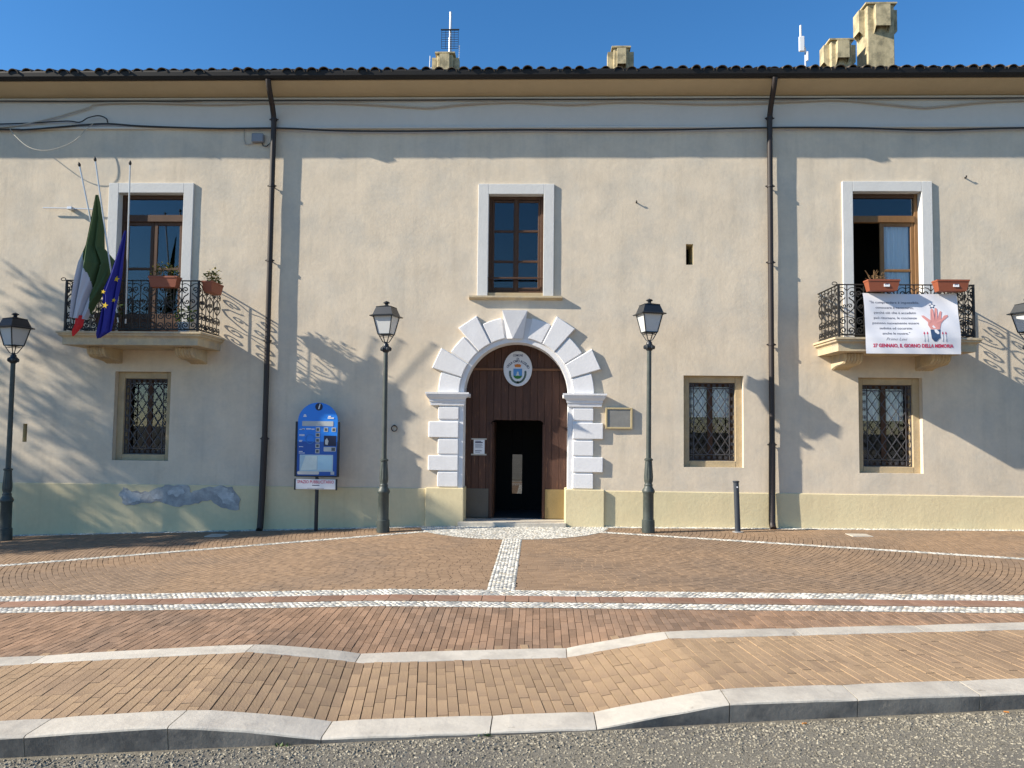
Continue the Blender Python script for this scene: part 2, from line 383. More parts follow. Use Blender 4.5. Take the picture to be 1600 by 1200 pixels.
# cobbles
def pebble(mb, x, y, a, L, w, h, z0, rg):
    ca, sa = cos(a), sin(a); n = 7; vs = []
    for rr, zz in ((1.0, 0.0), (0.8, 0.7)):
        for k in range(n):
            t = 2*pi*k/n+0.3; q = rr*rg.uniform(0.88, 1.08); px, py = q*L*cos(t), q*w*sin(t)
            vs.append((x+px*ca-py*sa, y+px*sa+py*ca, z0+h*zz-0.004))
    vs.append((x, y, z0+h-0.002))
    fs = []
    for k in range(n):
        j = (k+1) % n; fs += [(k, j, n+j, n+k), (n+k, n+j, 2*n)]
    mb.add(vs, fs)
def bed(mb, pts):      # mortar ribbon from pairs of plan points
    o = len(mb.v)
    for (a, b_) in pts:
        for p in (a, b_): mb.v.append((p[0], p[1], zg(*p)+0.002))
    for i in range(len(pts)-1): mb.f.append((o+2*i, o+2*i+1, o+2*i+3, o+2*i+2))
pb = MB(); bd = MB(); rng = random.Random(5)
def cobble_band(p0, p1, wid, herring=True):
    p0, p1 = Vector(p0), Vector(p1); t = (p1-p0); Ln = t.length; t.normalize(); nrm = Vector((-t.y, t.x)); ang = atan2(t.y, t.x)
    N = max(2, int(Ln/0.4))
    bed(bd, [((p0+t*Ln*i/N-nrm*wid/2)[:], (p0+t*Ln*i/N+nrm*wid/2)[:]) for i in range(N+1)])
    su, sv = 0.060, 0.047; nv = max(2, int(wid/sv)); sv = wid/nv; u = 0
    while u < Ln:
        for k in range(nv):
            v = -wid/2+sv*(k+0.5); q = p0+t*(u+(su/2 if k % 2 else 0)+rng.uniform(-.008, .008))+nrm*(v+rng.uniform(-.004, .004))
            if not in_view(q.x, q.y): continue
            edge = k in (0, nv-1)
            a = ang+(rng.uniform(-.15, .15) if edge else (0.75 if int(u/0.24) % 2 else -0.75)+rng.uniform(-.25, .25))
            pebble(pb, q.x, q.y, a, rng.uniform(0.030, 0.043), rng.uniform(0.020, 0.026), rng.uniform(0.005, 0.009), zg(q.x, q.y)+0.004, rng)
        u += su
cobble_band((-9.6, -6.03), (8.6, -6.03), 0.30)
cobble_band((-9.0, -6.62), (8.2, -6.62), 0.25)
cobble_band((-1.75, -0.68), (-9.9, diag_l(-9.9)), 0.17)
cobble_band((0.9, -0.68), (9.8, diag_r(9.8)), 0.17)
cobble_band((-13, -0.10), (-2.2, -0.10), 0.19)
cobble_band((1.35, -0.10), (12, -0.10), 0.19)
cobble_band((-0.415, -1.72), (-0.415, -5.88), 0.33)
# half-round apron in front of the door
fan = [(PC[0], -0.02)]+[(PC[0]+1.80*cos(pi+pi*i/28), -0.02+1.80*sin(pi+pi*i/28)) for i in range(29)]
o = len(bd.v); bd.v += [(x, y, zg(x, y)+0.0035) for x, y in fan]; bd.f += [(o, o+i, o+i+1) for i in range(1, 29)]
q = 0.06
while q < 1.80:
    n = max(4, int(pi*q/0.058))
    for k in range(n):
        a = pi+pi*(k+0.5)/n; x, y = PC[0]+q*cos(a), -0.02+q*sin(a)
        if y > -0.03: continue
        pebble(pb, x+rng.uniform(-.006, .006), y+rng.uniform(-.006, .006), a+(0.7 if int(q/0.05) % 2 else -0.7)+rng.uniform(-.3, .3), rng.uniform(.030, .043), rng.uniform(.020, .026), rng.uniform(.005, .009), zg(x, y)+0.005, rng)
    q += 0.05
tag(bd.build('cobble_bed', MORTAR, plaza), kind='stuff')
tag(pb.build('cobble', COBBLE, plaza, smooth=True), 'white and grey river cobbles set in bands', kind='stuff')
# terracotta channel tiles
TL = 0.262; i0 = int(-8.4/TL); chm = MB()
prof = [(-0.145, 0.003), (-0.10, -0.002), (0, -0.010), (0.10, -0.002), (0.145, 0.003)]
vs = [(sx*(TL/2-0.004), y, z) for sx in (-1, 1) for y, z in prof]+[(sx*(TL/2-0.004), y, -0.05) for sx in (-1, 1) for y in (-0.145, 0.145)]
chm.add(vs, [(i, i+1, i+6, i+5) for i in range(4)]+[(10, 0, 5, 12), (11, 4, 9, 13)])
chm.add([vs[k] for k in (10, 0, 1, 2, 3, 4, 11)], [(0, 1, 2, 3, 4, 5, 6)]); chm.add([vs[k] for k in (12, 5, 6, 7, 8, 9, 13)], [(0, 1, 2, 3, 4, 5, 6)])
cme = chm.mesh('channel_tile', TERRA)
for i in range(i0, -i0):
    x = i*TL+0.05
    if not in_view(x, -6.33, 0.5): continue
    t = link('channel_tile', cme, plaza, (x, -6.335, zg(x, -6.33)+rng.uniform(0.001, 0.005)))
    t.rotation_euler = (0, -math.atan((zg(x+0.1, -6.3)-zg(x-0.1, -6.3))/0.2), rng.uniform(-.01, .01))
# small white cover slabs set in the paving
for (x, y, w) in ((5.75, -0.95, 0.36), (-5.95, -0.75, 0.32)):
    b_ = MB(); b_.box(-w/2, w/2, -0.17, 0.17, -0.03, 0.006, 0.003); b_.build('cover_slab', MARBLE, plaza, loc=(x, y, zg(x, y)+0.004))

# pavement strip between edging and kerb: bricks laid square to the kerb
KD = Vector((1, 0.14)).normalized(); KN = Vector((-KD.y, KD.x))     # along the kerb / towards the house
pav = MB()
for i in range(181):
    x = -9+i*0.1
    for k in range(9): y = lerp(kerb_y(x)-0.1, strip_y(x)+0.02, k/8); pav.v.append((x, y, zg(x, y)-0.017))
for i in range(180):
    for k in range(8): pav.f.append((9*i+k, 9*i+9+k, 9*i+10+k, 9*i+1+k))
pavement = tag(pav.sheet('pavement', JOINT), kind='structure')
cand = []; rng = random.Random(21); CW = 0.0775
u = -7.2
while u < 7.2:
    org = Vector((0, kerb_y(0)))+KD*u; v = 0.002; first = True; odd = rng.random()
    while v < 1.5:
        ln = 0.30 if not first else rng.choice((0.07, 0.14, 0.2, 0.30)); first = False
        if rng.random() < 0.12: ln *= 0.6
        p = org+KN*v; q = org+KN*(v+ln); mid = (p+q)/2
        if p.y > strip_y(p.x)-0.06: break
        if in_view(mid.x, mid.y, 0.9):
            wb = 0.004*noise.noise((u*2, v*2, 4))
            g1, g2 = 0.0020+0.0030*odd*odd, 0.0020+0.0020*rng.random()
            cs = [(p+KD*(g1+wb)+KN*g2)[:], (p+KD*(CW-g1+wb)+KN*g2)[:], (q+KD*(CW-g1+wb)-KN*g2)[:], (q+KD*(g1+wb)-KN*g2)[:]]
            cand.append((mid.y-0.0*mid.x, mid, cs, rng.uniform(-0.003, 0.002)))
        v += ln
    u += CW
def showsize(c):
    m_ = c[1]; inf = in_view(m_.x, m_.y, -0.15); return (0 if inf else 1, (m_-Vector((0, -15))).length)
cand.sort(key=showsize)
rest = MB()
for i, (_, mid, cs, rise) in enumerate(cand):
    if i < 290:
        b_ = MB(); brick_into(b_, cs, rise, 0.002, 0.03); c0 = Vector((mid.x, mid.y, zg(mid.x, mid.y)))
        b_.v = [tuple(Vector(p)-c0) for p in b_.v]; b_.build('brick', BRICK, pavement, loc=c0)
    else: brick_into(rest, cs, rise, 0.002, 0.03)
tag(rest.build('brick', BRICK, pavement), kind='stuff')
# edging stones and kerb stones
def stone_run(name, joints, yfun, w, hfun, depth, zoff, parent, wob=0.0):
    for a, b_ in zip(joints[:-1], joints[1:]):
        mb = MB(); N = 6; gp = 0.004; pv = []
        for i in range(N+1):
            x = lerp(a+gp, b_-gp, i/N); yb = yfun(x)
            ed = 0.006 if i in (0, N) else 0.0
            jz = wob*noise.noise((x*5, 3.1, 0)); jy = wob*noise.noise((x*6, 9.1, 0))
            z = hfun(x, yb)+zoff; zf = lambda dy: (zg(x, yb-dy)-zg(x, yb-0.1)) if name == 'edging_stone' else 0.0
            pv += [(x, yb, z-depth), (x, yb, z-0.006-ed+zf(0)), (x, yb-0.008, z-ed+zf(0.0)), (x, yb-w+0.022+jy, z-ed-0.004+jz+zf(w)), (x, yb-w+0.006+jy, z-0.012-ed+jz+zf(w)), (x, yb-w+0.002+jy*0.5, z-0.022+jz+zf(w)), (x, yb-w+(0.045 if depth > 0.1 else 0), z-depth)]
        fs = [(i*7+k, i*7+k+1, i*7+8+k, i*7+7+k) for i in range(N) for k in range(6)]+[tuple(range(7)), tuple(range(N*7, N*7+7))]
        mb.add(pv, fs)
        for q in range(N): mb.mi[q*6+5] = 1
        mb.build(name, [MARBLE, SHADEGRIME], parent)
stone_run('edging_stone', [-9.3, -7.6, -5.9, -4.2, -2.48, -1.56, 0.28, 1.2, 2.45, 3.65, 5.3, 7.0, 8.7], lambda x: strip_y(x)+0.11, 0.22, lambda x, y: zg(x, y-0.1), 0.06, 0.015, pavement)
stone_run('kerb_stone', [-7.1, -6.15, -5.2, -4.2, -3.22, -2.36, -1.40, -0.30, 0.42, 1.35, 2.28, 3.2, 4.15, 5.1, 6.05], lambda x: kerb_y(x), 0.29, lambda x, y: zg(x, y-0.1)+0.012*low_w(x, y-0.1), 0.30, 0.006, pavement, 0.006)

# weeds and litter along the kerb
rng = random.Random(31)
for x, n, lab in ((-1.62, 26, 'small green weed growing at the foot of the lowered kerb'), (-0.32, 18, 'tiny green weed in the joint of the lowered kerb')):
    mb = MB(); y = kerb_y(x)-0.30
    for i in range(n):
        a = rng.uniform(0, 2*pi); L = rng.uniform(0.012, 0.035); q = Vector((rng.gauss(0, .025), rng.gauss(0, .008), 0)); d = Vector((cos(a)*.6, sin(a)*.4, rng.uniform(.5, 1))).normalized()*L; sd = Vector((-sin(a), cos(a), 0))*L*0.22
        mb.add([q, q+d*.5+sd, q+d, q+d*.5-sd], [(0, 1, 2, 3)])
    o = mb.sheet('weed', LEAF); o.location = (x, y, road_z(x)); tag(o, lab, 'weed', 'weeds along the kerb')
for x, off, a, lab in ((1.86, -0.36, 0.2, 'orange cigarette end on the road beside the right kerb'), (3.37, -0.33, -0.3, 'orange cigarette end on the road at the far right kerb')):
    mb = MB(); mb.tube([(-0.016, 0, 0.006), (0.016, 0, 0.006)], 0.0055, 8); o = mb.build('cigarette_end', pm('filter_paper', (0.50, 0.20, 0.05), rough=0.9)); o.location = (x, kerb_y(x)+off, gz(x, kerb_y(x)+off)+0.003); o.rotation_euler = (0, 0, a); tag(o, lab, 'litter', 'cigarette ends on the road')

# ------------------------------------------------------------------ the town hall
hall = thing('town_hall', 'long two storey cream plastered town hall with tiled eaves and white arched portal', 'building')
OPEN = [(-8.47, -7.14, 3.56, 6.48), (6.09, 7.41, 3.56, 6.52), (-1.01, 0.08, 4.43, 6.46),
        (-8.41, -7.28, 1.12, 2.88), (2.82, 3.97, 1.13, 2.90), (6.16, 7.37, 1.06, 2.89),
        (2.87, 3.01, 5.07, 5.48), (-10.235, -10.15, 1.46, 1.82), (-1.75, 0.89, -0.8, 3.75)]
ACX, ACZ, AR = -0.43, 2.50, 1.02
bx = sorted(set([round(v, 4) for o in OPEN for v in o[:2]]+[-26, -20, -15]+[round(-12+0.14*i, 4) for i in range(166)]+[15, 20, 26]))
bz = sorted(set([round(v, 4) for o in OPEN for v in o[2:]]+[round(-0.8+0.14*i, 4) for i in range(67)]+[8.52]))
wl = MB(); vid = {}
def wy(x, z):
    k = 1.0
    dx = max(-1.9-x, x-1.04, 0); dz = max(z-3.9, 0); k = clamp(sqrt(dx*dx+dz*dz)/0.4)
    return -k*(0.006*noise.noise((x*0.8, z*0.8, 2.2))+0.0035*noise.noise((x*2.6, z*2.3, 7.7)))
def wv(x, z):
    if (x, z) not in vid: vid[x, z] = len(wl.v); wl.v.append((x, wy(x, z), z))
    return vid[x, z]
for i in range(len(bx)-1):
    for j in range(len(bz)-1):
        mx_, mz_ = (bx[i]+bx[i+1])/2, (bz[j]+bz[j+1])/2
        if any(o[0] < mx_ < o[1] and o[2] < mz_ < o[3] for o in OPEN): continue
        wl.f.append((wv(bx[i], bz[j]), wv(bx[i+1], bz[j]), wv(bx[i+1], bz[j+1]), wv(bx[i], bz[j+1])))
# wall around the arch
px0, px1, pzt = -1.75, 0.89, 3.75
NA = 24; arc = [(ACX-AR*cos(pi*i/NA), ACZ+AR*sin(pi*i/NA)) for i in range(NA+1)]
def rect_pt(i):
    t = i/NA
    if t <= 0.25: return (px0, lerp(ACZ, pzt, t*4))
    if t >= 0.75: return (px1, lerp(pzt, ACZ, (t-0.75)*4))
    return (lerp(px0, px1, (t-0.25)*2), pzt)
for i in range(NA):
    a, b_ = arc[i], arc[i+1]; c, d = rect_pt(i), rect_pt(i+1); o = len(wl.v)
    wl.v += [(a[0], 0, a[1]), (b_[0], 0, b_[1]), (d[0], 0, d[1]), (c[0], 0, c[1])]; wl.f.append((o, o+1, o+2, o+3))
for xa, xb in ((px0, ACX-AR), (ACX+AR, px1)):
    o = len(wl.v); wl.v += [(xa, 0, -0.8), (xb, 0, -0.8), (xb, 0, ACZ), (xa, 0, ACZ)]; wl.f.append((o, o+1, o+2, o+3))
wl.sheet('wall', PLASTER, hall, smooth=True)
# shell: sides, back, floors, rooms
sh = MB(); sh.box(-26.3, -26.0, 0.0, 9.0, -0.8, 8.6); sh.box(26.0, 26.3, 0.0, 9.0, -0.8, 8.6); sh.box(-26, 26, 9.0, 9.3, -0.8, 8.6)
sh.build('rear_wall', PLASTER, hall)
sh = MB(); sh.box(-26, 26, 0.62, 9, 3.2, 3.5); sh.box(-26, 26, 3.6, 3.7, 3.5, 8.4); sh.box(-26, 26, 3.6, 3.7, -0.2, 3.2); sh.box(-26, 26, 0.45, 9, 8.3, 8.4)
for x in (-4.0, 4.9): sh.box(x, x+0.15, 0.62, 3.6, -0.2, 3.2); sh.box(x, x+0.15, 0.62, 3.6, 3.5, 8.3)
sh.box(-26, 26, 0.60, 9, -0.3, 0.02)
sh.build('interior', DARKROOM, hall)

# plinth with gap at portal
def plinth(x0, x1, segs):
    mb = MB(); N = segs
    for i in range(N+1):
        x = lerp(x0, x1, i/N); d = 0.022+0.004*noise.noise((x*1.7, 1, 1))
        zt = 0.655+0.004*noise.noise((x*0.6, 5, 1))
        mb.v += [(x, -d, -0.7), (x, -d-0.003*noise.noise((x*2, 0.3, 3)), 0.25), (x, -d, zt-0.012), (x, -d+0.008, zt), (x, 0.03, zt+0.004)]
    mb.f = [(i*5+k, i*5+5+k, i*5+6+k, i*5+1+k) for i in range(N) for k in range(4)]
    mb.sheet('plinth', PLINTH, hall, smooth=False)
plinth(-26, -2.16, 90); plinth(1.29, 26, 90)
for x0, x1 in ((-2.16, -1.42), (0.54, 1.29)):
    b_ = MB(); b_.box(x0, x1, -0.085, 0.50, -0.3, 0.675, 0.012); b_.build('pedestal', PLINTH, hall)
# cement patch where the plinth plaster has come off
rng = random.Random(8)
def blob(pts, y0, y1, mat, name, parent, lab=None, sub=4, amp=0.02):
    out = []
    for i, (a, b_) in enumerate(pts):
        c, d = pts[(i+1) % len(pts)]
        for k in range(sub):
            t = k/sub; out.append((lerp(a, c, t)+rng.uniform(-amp, amp), lerp(b_, d, t)+rng.uniform(-amp, amp)))
    mb = MB(); mb.poly(out, y0, y1); o = mb.build(name, mat, parent)
    if lab: o['label'] = lab
CEM = pm('bare_cement', (0.30, 0.30, 0.30), var=0.3, scale=5, rough=0.95, bump=0.8, bscale=20, col2=(0.44, 0.43, 0.41), c2scale=2.5, c2amt=0.9, wear=((0.52, 0.51, 0.49), 4.0, 0.62))
blob([(-8.22, 0.42), (-8.15, 0.60), (-7.95, 0.52), (-7.62, 0.50), (-7.45, 0.60), (-7.25, 0.645), (-6.85, 0.645), (-6.78, 0.50), (-6.55, 0.60), (-6.3, 0.64), (-5.98, 0.64), (-5.80, 0.40), (-5.82, 0.18), (-6.15, 0.22), (-6.4, 0.36), (-6.7, 0.30), (-7.1, 0.22), (-7.4, 0.34), (-7.75, 0.28), (-8.1, 0.24)],
     -0.033, -0.01, CEM, 'plaster_patch', hall, 'grey bare cement patch where the plinth plaster fell off')
FLAKE = pm('flaked_lime', (0.50, 0.50, 0.49), var=0.35, scale=9, rough=0.95, bump=0.8, bscale=25, col2=(0.33, 0.33, 0.33), c2scale=5, c2amt=0.9)
for q in ([(-8.18, 0.44), (-8.1, 0.55), (-7.9, 0.48), (-7.72, 0.46), (-7.8, 0.33), (-8.05, 0.28)], [(-6.35, 0.58), (-6.1, 0.61), (-5.95, 0.50), (-5.9, 0.32), (-6.1, 0.30), (-6.25, 0.45)], [(-7.2, 0.60), (-6.98, 0.62), (-6.9, 0.52), (-7.05, 0.44), (-7.25, 0.48)], [(-7.62, 0.44), (-7.45, 0.49), (-7.35, 0.40), (-7.5, 0.36)]):
    blob(q, -0.0355, -0.02, FLAKE, 'lime_flake', hall, None, 5, 0.022)
# frieze band and string mouldings
b_ = MB(); b_.box(-26, 26, -0.016, 0.03, 7.84, 8.385); b_.build('frieze', FRIEZE, hall)
b_ = MB(); b_.box(-26, 26, -0.05, 0.03, 7.785, 7.838, 0.012); b_.build('string_course', FRIEZE, hall)
b_ = MB(); b_.box(-26, 26, -0.05, 0.03, 8.387, 8.425, 0.01); b_.build('string_course', FRIEZE, hall)
# soffit, roof deck, gutter
b_ = MB(); b_.add([(-26.2, 0.03, 8.43), (26.2, 0.03, 8.43), (26.2, -0.55, 8.535), (-26.2, -0.55, 8.535), (-26.2, 0.03, 8.52), (26.2, 0.03, 8.52), (26.2, -0.55, 8.575), (-26.2, -0.55, 8.575)],
                  [(0, 1, 2, 3), (4, 5, 6, 7), (0, 3, 7, 4), (1, 2, 6, 5), (2, 3, 7, 6), (0, 1, 5, 4)]); b_.build('soffit', SOFFIT, hall)
SL = 0.33
def rz(y): return 8.66+(y+0.57)*SL
roof = MB(); roof.add([(-26.4, -0.57, 8.62), (26.4, -0.57, 8.62), (26.4, 4.6, rz(4.6)), (-26.4, 4.6, rz(4.6)), (26.4, 9.8, rz(-0.6)), (-26.4, 9.8, rz(-0.6)),
                       (-26.4, -0.57, 8.585), (26.4, -0.57, 8.585), (26.4, 4.6, rz(4.6)-0.1), (-26.4, 4.6, rz(4.6)-0.1), (26.4, 9.8, rz(-0.6)-0.1), (-26.4, 9.8, rz(-0.6)-0.1)],
                      [(0, 1, 2, 3), (3, 2, 4, 5), (6, 7, 8, 9), (9, 8, 10, 11), (0, 1, 7, 6)])
roof_o = roof.build('roof', TILE, hall)
def coppo(r0, r1, L):
    n = 8; mb = MB(); vs = []
    for t, rr in ((0, r0), (1, r1)):
        for q in (rr, rr-0.014):
            for k in range(n+1): a = pi*k/n; vs.append((q*cos(a), t*L, q*sin(a)*0.85))
    m_ = n+1
    for k in range(n): mb.f += [(k, k+1, 2*m_+k+1, 2*m_+k), (m_+k, m_+k+1, 3*m_+k+1, 3*m_+k), (k, k+1, m_+k+1, m_+k), (2*m_+k, 2*m_+k+1, 3*m_+k+1, 3*m_+k)]
    mb.v = vs; return mb
tm = coppo(0.100, 0.080, 0.46).mesh('roof_tile', TILE, True)
rng = random.Random(4); restt = MB(); P_ = 0.245
for i in range(-52, 46):
    x = i*P_+rng.uniform(-0.012, 0.012)
    t = link('roof_tile', tm, roof_o, (x, -0.685+rng.uniform(-0.02, 0.02), 8.645+rng.uniform(-0.008, 0.012)))
    t.rotation_euler = (math.atan(SL), rng.uniform(-.06, .06), rng.uniform(-.04, .04)); t.scale = (rng.uniform(0.92, 1.1),)*1+(1, rng.uniform(0.9, 1.12))
for row in range(1, 5):
    for i in range(-60, 56):
        c = coppo(0.098, 0.078, 0.46); x = i*P_+rng.uniform(-0.01, 0.01); y = -0.70+0.36*row
        Mx = Matrix.Translation((x, y, 8.665+0.36*row*SL)) @ Matrix.Rotation(math.atan(SL), 4, 'X')
        restt.add([Mx @ Vector(v) for v in c.v], c.f)
tag(restt.build('roof_tile', TILE, roof_o), kind='stuff')
gt = MB()
gp_ = [(-0.70, 8.625), (-0.70, 8.55), (-0.72, 8.515), (-0.76, 8.497), (-0.80, 8.515), (-0.825, 8.55), (-0.83, 8.625), (-0.845, 8.645), (-0.848, 8.615), (-0.835, 8.545), (-0.808, 8.505), (-0.76, 8.485), (-0.71, 8.505), (-0.69, 8.545), (-0.69, 8.625)]
N = len(gp_); gt.v = [(sx, y+0.165, z+0.045) for sx in (-26.4, 26.4) for y, z in gp_]
gt.f = [(k, (k+1) % N, N+(k+1) % N, N+k) for k in range(N)]
gt.build('gutter', GUTTER, hall)
for (x, lab) in ((-5.33, 'brown downpipe between the flag balcony and the blue information board'), (4.48, 'brown downpipe beside the banner balcony')):
    sgn = -1 if x < 0 else 1; R_ = 0.052
    pts = [(x-sgn*0.05, -0.62, 8.54), (x-sgn*0.05, -0.58, 8.42), (x-sgn*0.035, -0.40, 8.25), (x-sgn*0.012, -0.22, 8.13), (x, -0.125, 8.02), (x, -0.10, 7.9), (x, -0.10, 1.55)]
    d_ = MB(); d_.tube(pts, R_, 14); d_.tube([(x, -0.10, 1.62), (x, -0.10, 1.55), (x-0.01, -0.11, 0.8), (x-0.02, -0.125, 0.12), (x-0.02, -0.16, base_z(x)+0.05), (x-0.02, -0.21, base_z(x)+0.01)], 0.062, 14)
    o = d_.build('downpipe', PIPE, hall, smooth=True); o['label'] = lab
    for z in (7.95, 6.6, 5.1, 3.5, 1.58):
        c_ = MB(); c_.tube([(x, -0.10, z-0.02), (x, -0.10, z+0.02)], 0.066, 14); c_.box(x-0.09, x+0.09, -0.106, -0.094, z-0.012, z+0.012); c_.box(x-0.008, x+0.008, -0.10, 0.02, z-0.008, z+0.008); c_.build('pipe_bracket', PIPE, o)

# chimneys
def chimney(x, y, w, z0, zt, hw, hood, lab):
    p = part(hall, 'chimney'); p['label'] = lab
    a = MB(); a.box(x-w/2, x+w/2, y-w/2, y+w/2, z0, zt, 0.015); a.build('shaft', CHIM, p)
    for k in range(4):
        M_ = Matrix.Translation((x, y, 0)) @ Matrix.Rotation(k*pi/2, 4, 'Z'); h = MB(); q = w/2; e = 0.13
        zt2 = zt-0.05; zb = zt-hood
        vs = [(-hw, -q+0.01, zt2), (hw, -q+0.01, zt2), (hw, -q-e, zt2), (-hw, -q-e, zt2), (-hw, -q+0.01, zb-0.14), (hw, -q+0.01, zb-0.14), (hw, -q-e, zb), (-hw, -q-e, zb), (-hw, -q-e, zb+0.02), (hw, -q-e, zb+0.02)]
        h.add([M_ @ Vector(v) for v in vs[:8]], [(0, 1, 2, 3), (3, 2, 6, 7), (0, 3, 7, 4), (1, 2, 6, 5)])
        t_ = 0.05; vi = [(-hw+t_, -q, zt2-0.05), (hw-t_, -q, zt2-0.05), (hw-t_, -q-e+t_*0.7, zt2-0.05), (-hw+t_, -q-e+t_*0.7, zt2-0.05), (-hw+t_, -q, zb-0.12), (hw-t_, -q, zb-0.12), (hw-t_, -q-e+t_*0.7, zb), (-hw+t_, -q-e+t_*0.7, zb)]
        h.add([M_ @ Vector(v) for v in vi], [(0, 1, 2, 3), (3, 2, 6, 7), (0, 3, 7, 4), (1, 2, 6, 5)])
        h.build('hood', CHIM, p)
    c = MB(); q = w/2+0.05
    c.add([(x-q, y-q, zt), (x+q, y-q, zt), (x+q, y+q, zt), (x-q, y+q, zt), (x-q, y-q, zt+0.035), (x+q, y-q, zt+0.035), (x+q, y+q, zt+0.035), (x-q, y+q, zt+0.035), (x-q*.45, y-q*.45, zt+0.10), (x+q*.45, y-q*.45, zt+0.10), (x+q*.45, y+q*.45, zt+0.10), (x-q*.45, y+q*.45, zt+0.10)],
          [(0, 1, 2, 3), (0, 1, 5, 4), (1, 2, 6, 5), (2, 3, 7, 6), (3, 0, 4, 7), (4, 5, 9, 8), (5, 6, 10, 9), (6, 7, 11, 10), (7, 4, 8, 11), (8, 9, 10, 11)]); c.build('cap', CHIM, p)
chimney(7.68, 2.5, 0.60, 9.4, 11.52, 0.16, 0.55, 'tall cream chimney standing highest at the right of the roof')
chimney(6.82, 2.5, 0.46, 9.4, 10.72, 0.13, 0.45, 'low cream chimney just left of the tall one')
chimney(1.84, 2.5, 0.34, 9.4, 10.60, 0.10, 0.42, 'low weathered chimney alone near the middle of the roof')
chimney(-2.20, 2.3, 0.36, 9.4, 10.38, 0.11, 0.42, 'low mossy chimney below the tall aerial mast')

# upper windows -----------------------------------------------------------
def surround(x0, x1, z0, z1, w, sill=False):
    p = part(hall, 'window')
    for nm, a in (('jamb', (x0-w, x0, z0, z1+w)), ('jamb', (x1, x1+w, z0, z1+w)), ('lintel', (x0+0.0005, x1-0.0005, z1, z1+w))):
        b_ = MB(); b_.box(a[0], a[1], -0.042, 0.26, a[2], a[3], 0.006); b_.build(nm, FRAMEW, p)
    return p
def bar(p, name, x0, x1, y0, y1, z0, z1, mat, c=0.006):
    b_ = MB(); b_.box(x0, x1, y0, y1, z0, z1, c); return b_.build(name, mat, p)
def pane(p, x0, x1, y, z0, z1, mat=None):
    b_ = MB(); b_.box(x0, x1, y, y+0.004, z0, z1); return b_.build('pane', mat or WGLASS, p)
def curtain(p, x0, x1, y, z0, z1, mat=None, waves=5):
    mb = MB(); N = 40
    for i in range(N+1):
        x = lerp(x0, x1, i/N); yy = y+0.02*sin(i/N*waves*2*pi+0.5)+0.008*sin(i*0.9)
        mb.v += [(x, yy, z0), (x, yy*1.0, z1)]
    mb.f = [(2*i, 2*i+2, 2*i+3, 2*i+1) for i in range(N)]; return mb.sheet('curtain', mat or CURT, p, True)
# centre window: two leaves of three panes each and a guard bar
p = surround(-1.01, 0.08, 4.43, 6.46, 0.205); p['label'] = 'brown six pane window over the portal'
b_ = MB(); b_.add([(-1.37, 0.02, 4.425), (0.46, 0.02, 4.425), (0.46, -0.10, 4.425), (-1.37, -0.10, 4.425), (-1.37, 0.02, 4.34), (0.46, 0.02, 4.34), (0.46, -0.10, 4.39), (-1.37, -0.10, 4.39)],
                  [(0, 1, 2, 3), (4, 5, 6, 7), (2, 3, 7, 6), (0, 3, 7, 4), (1, 2, 6, 5)]); b_.build('sill', BALC, p)
bar(p, 'inner_sill', -1.01, 0.08, 0.0, 0.3, 4.40, 4.50, STONE)
Yf = 0.16
for x0, x1 in ((-1.01, -0.95), (0.02, 0.08)): bar(p, 'frame', x0, x1, Yf-0.03, Yf+0.05, 4.5, 6.46, WINWOOD)
bar(p, 'frame', -0.95, 0.02, Yf-0.03, Yf+0.05, 6.40, 6.46, WINWOOD); bar(p, 'frame', -0.95, 0.02, Yf-0.03, Yf+0.05, 4.5, 4.56, WINWOOD)
for x0, x1 in ((-0.95, -0.468), (-0.462, 0.02)):
    for a, c in ((x0, x0+0.05), (x1-0.05, x1)): bar(p, 'stile', a, c, Yf-0.012, Yf+0.03, 4.56, 6.40, WINWOOD)
    for z in (4.56, 5.13, 5.74, 6.345): bar(p, 'rail', x0+0.05, x1-0.05, Yf-0.010, Yf+0.028, z, z+(0.07 if z < 4.6 else 0.045), WINWOOD)
    for z0, z1 in ((4.63, 5.13), (5.175, 5.74), (5.785, 6.345)): pane(p, x0+0.05, x1-0.05, Yf+0.01, z0, z1)
bar(p, 'astragal', -0.495, -0.435, Yf-0.035, Yf-0.013, 4.56, 6.40, WINWOOD)
bar(p, 'guard_bar', -1.01, 0.08, 0.02, 0.05, 4.78, 4.815, WINWOOD)
# left balcony door: transom and two closed leaves
p = surround(-8.47, -7.14, 3.56, 6.48, 0.20); p['label'] = 'closed brown glazed door behind the flag balcony'
for x0, x1 in ((-8.47, -8.40), (-7.21, -7.14)): bar(p, 'frame', x0, x1, Yf-0.03, Yf+0.05, 3.56, 6.48, WINWOOD)
bar(p, 'frame', -8.40, -7.21, Yf-0.03, Yf+0.05, 6.40, 6.48, WINWOOD); bar(p, 'transom', -8.40, -7.21, Yf-0.05, Yf+0.05, 5.93, 6.07, WINWOOD)
pane(p, -8.40, -7.21, Yf+0.01, 6.07, 6.40)
for x0, x1 in ((-8.40, -7.808), (-7.802, -7.21)):
    for a, c in ((x0, x0+0.07), (x1-0.07, x1)): bar(p, 'stile', a, c, Yf-0.012, Yf+0.03, 3.56, 5.93, WINWOOD)
    for z, h in ((3.56, 0.5), (4.95, 0.05), (5.86, 0.07)): bar(p, 'rail', x0+0.07, x1-0.07, Yf-0.010, Yf+0.028, z, z+h, WINWOOD)
    for z0, z1 in ((4.06, 4.95), (5.0, 5.86)): pane(p, x0+0.07, x1-0.07, Yf+0.01, z0, z1)
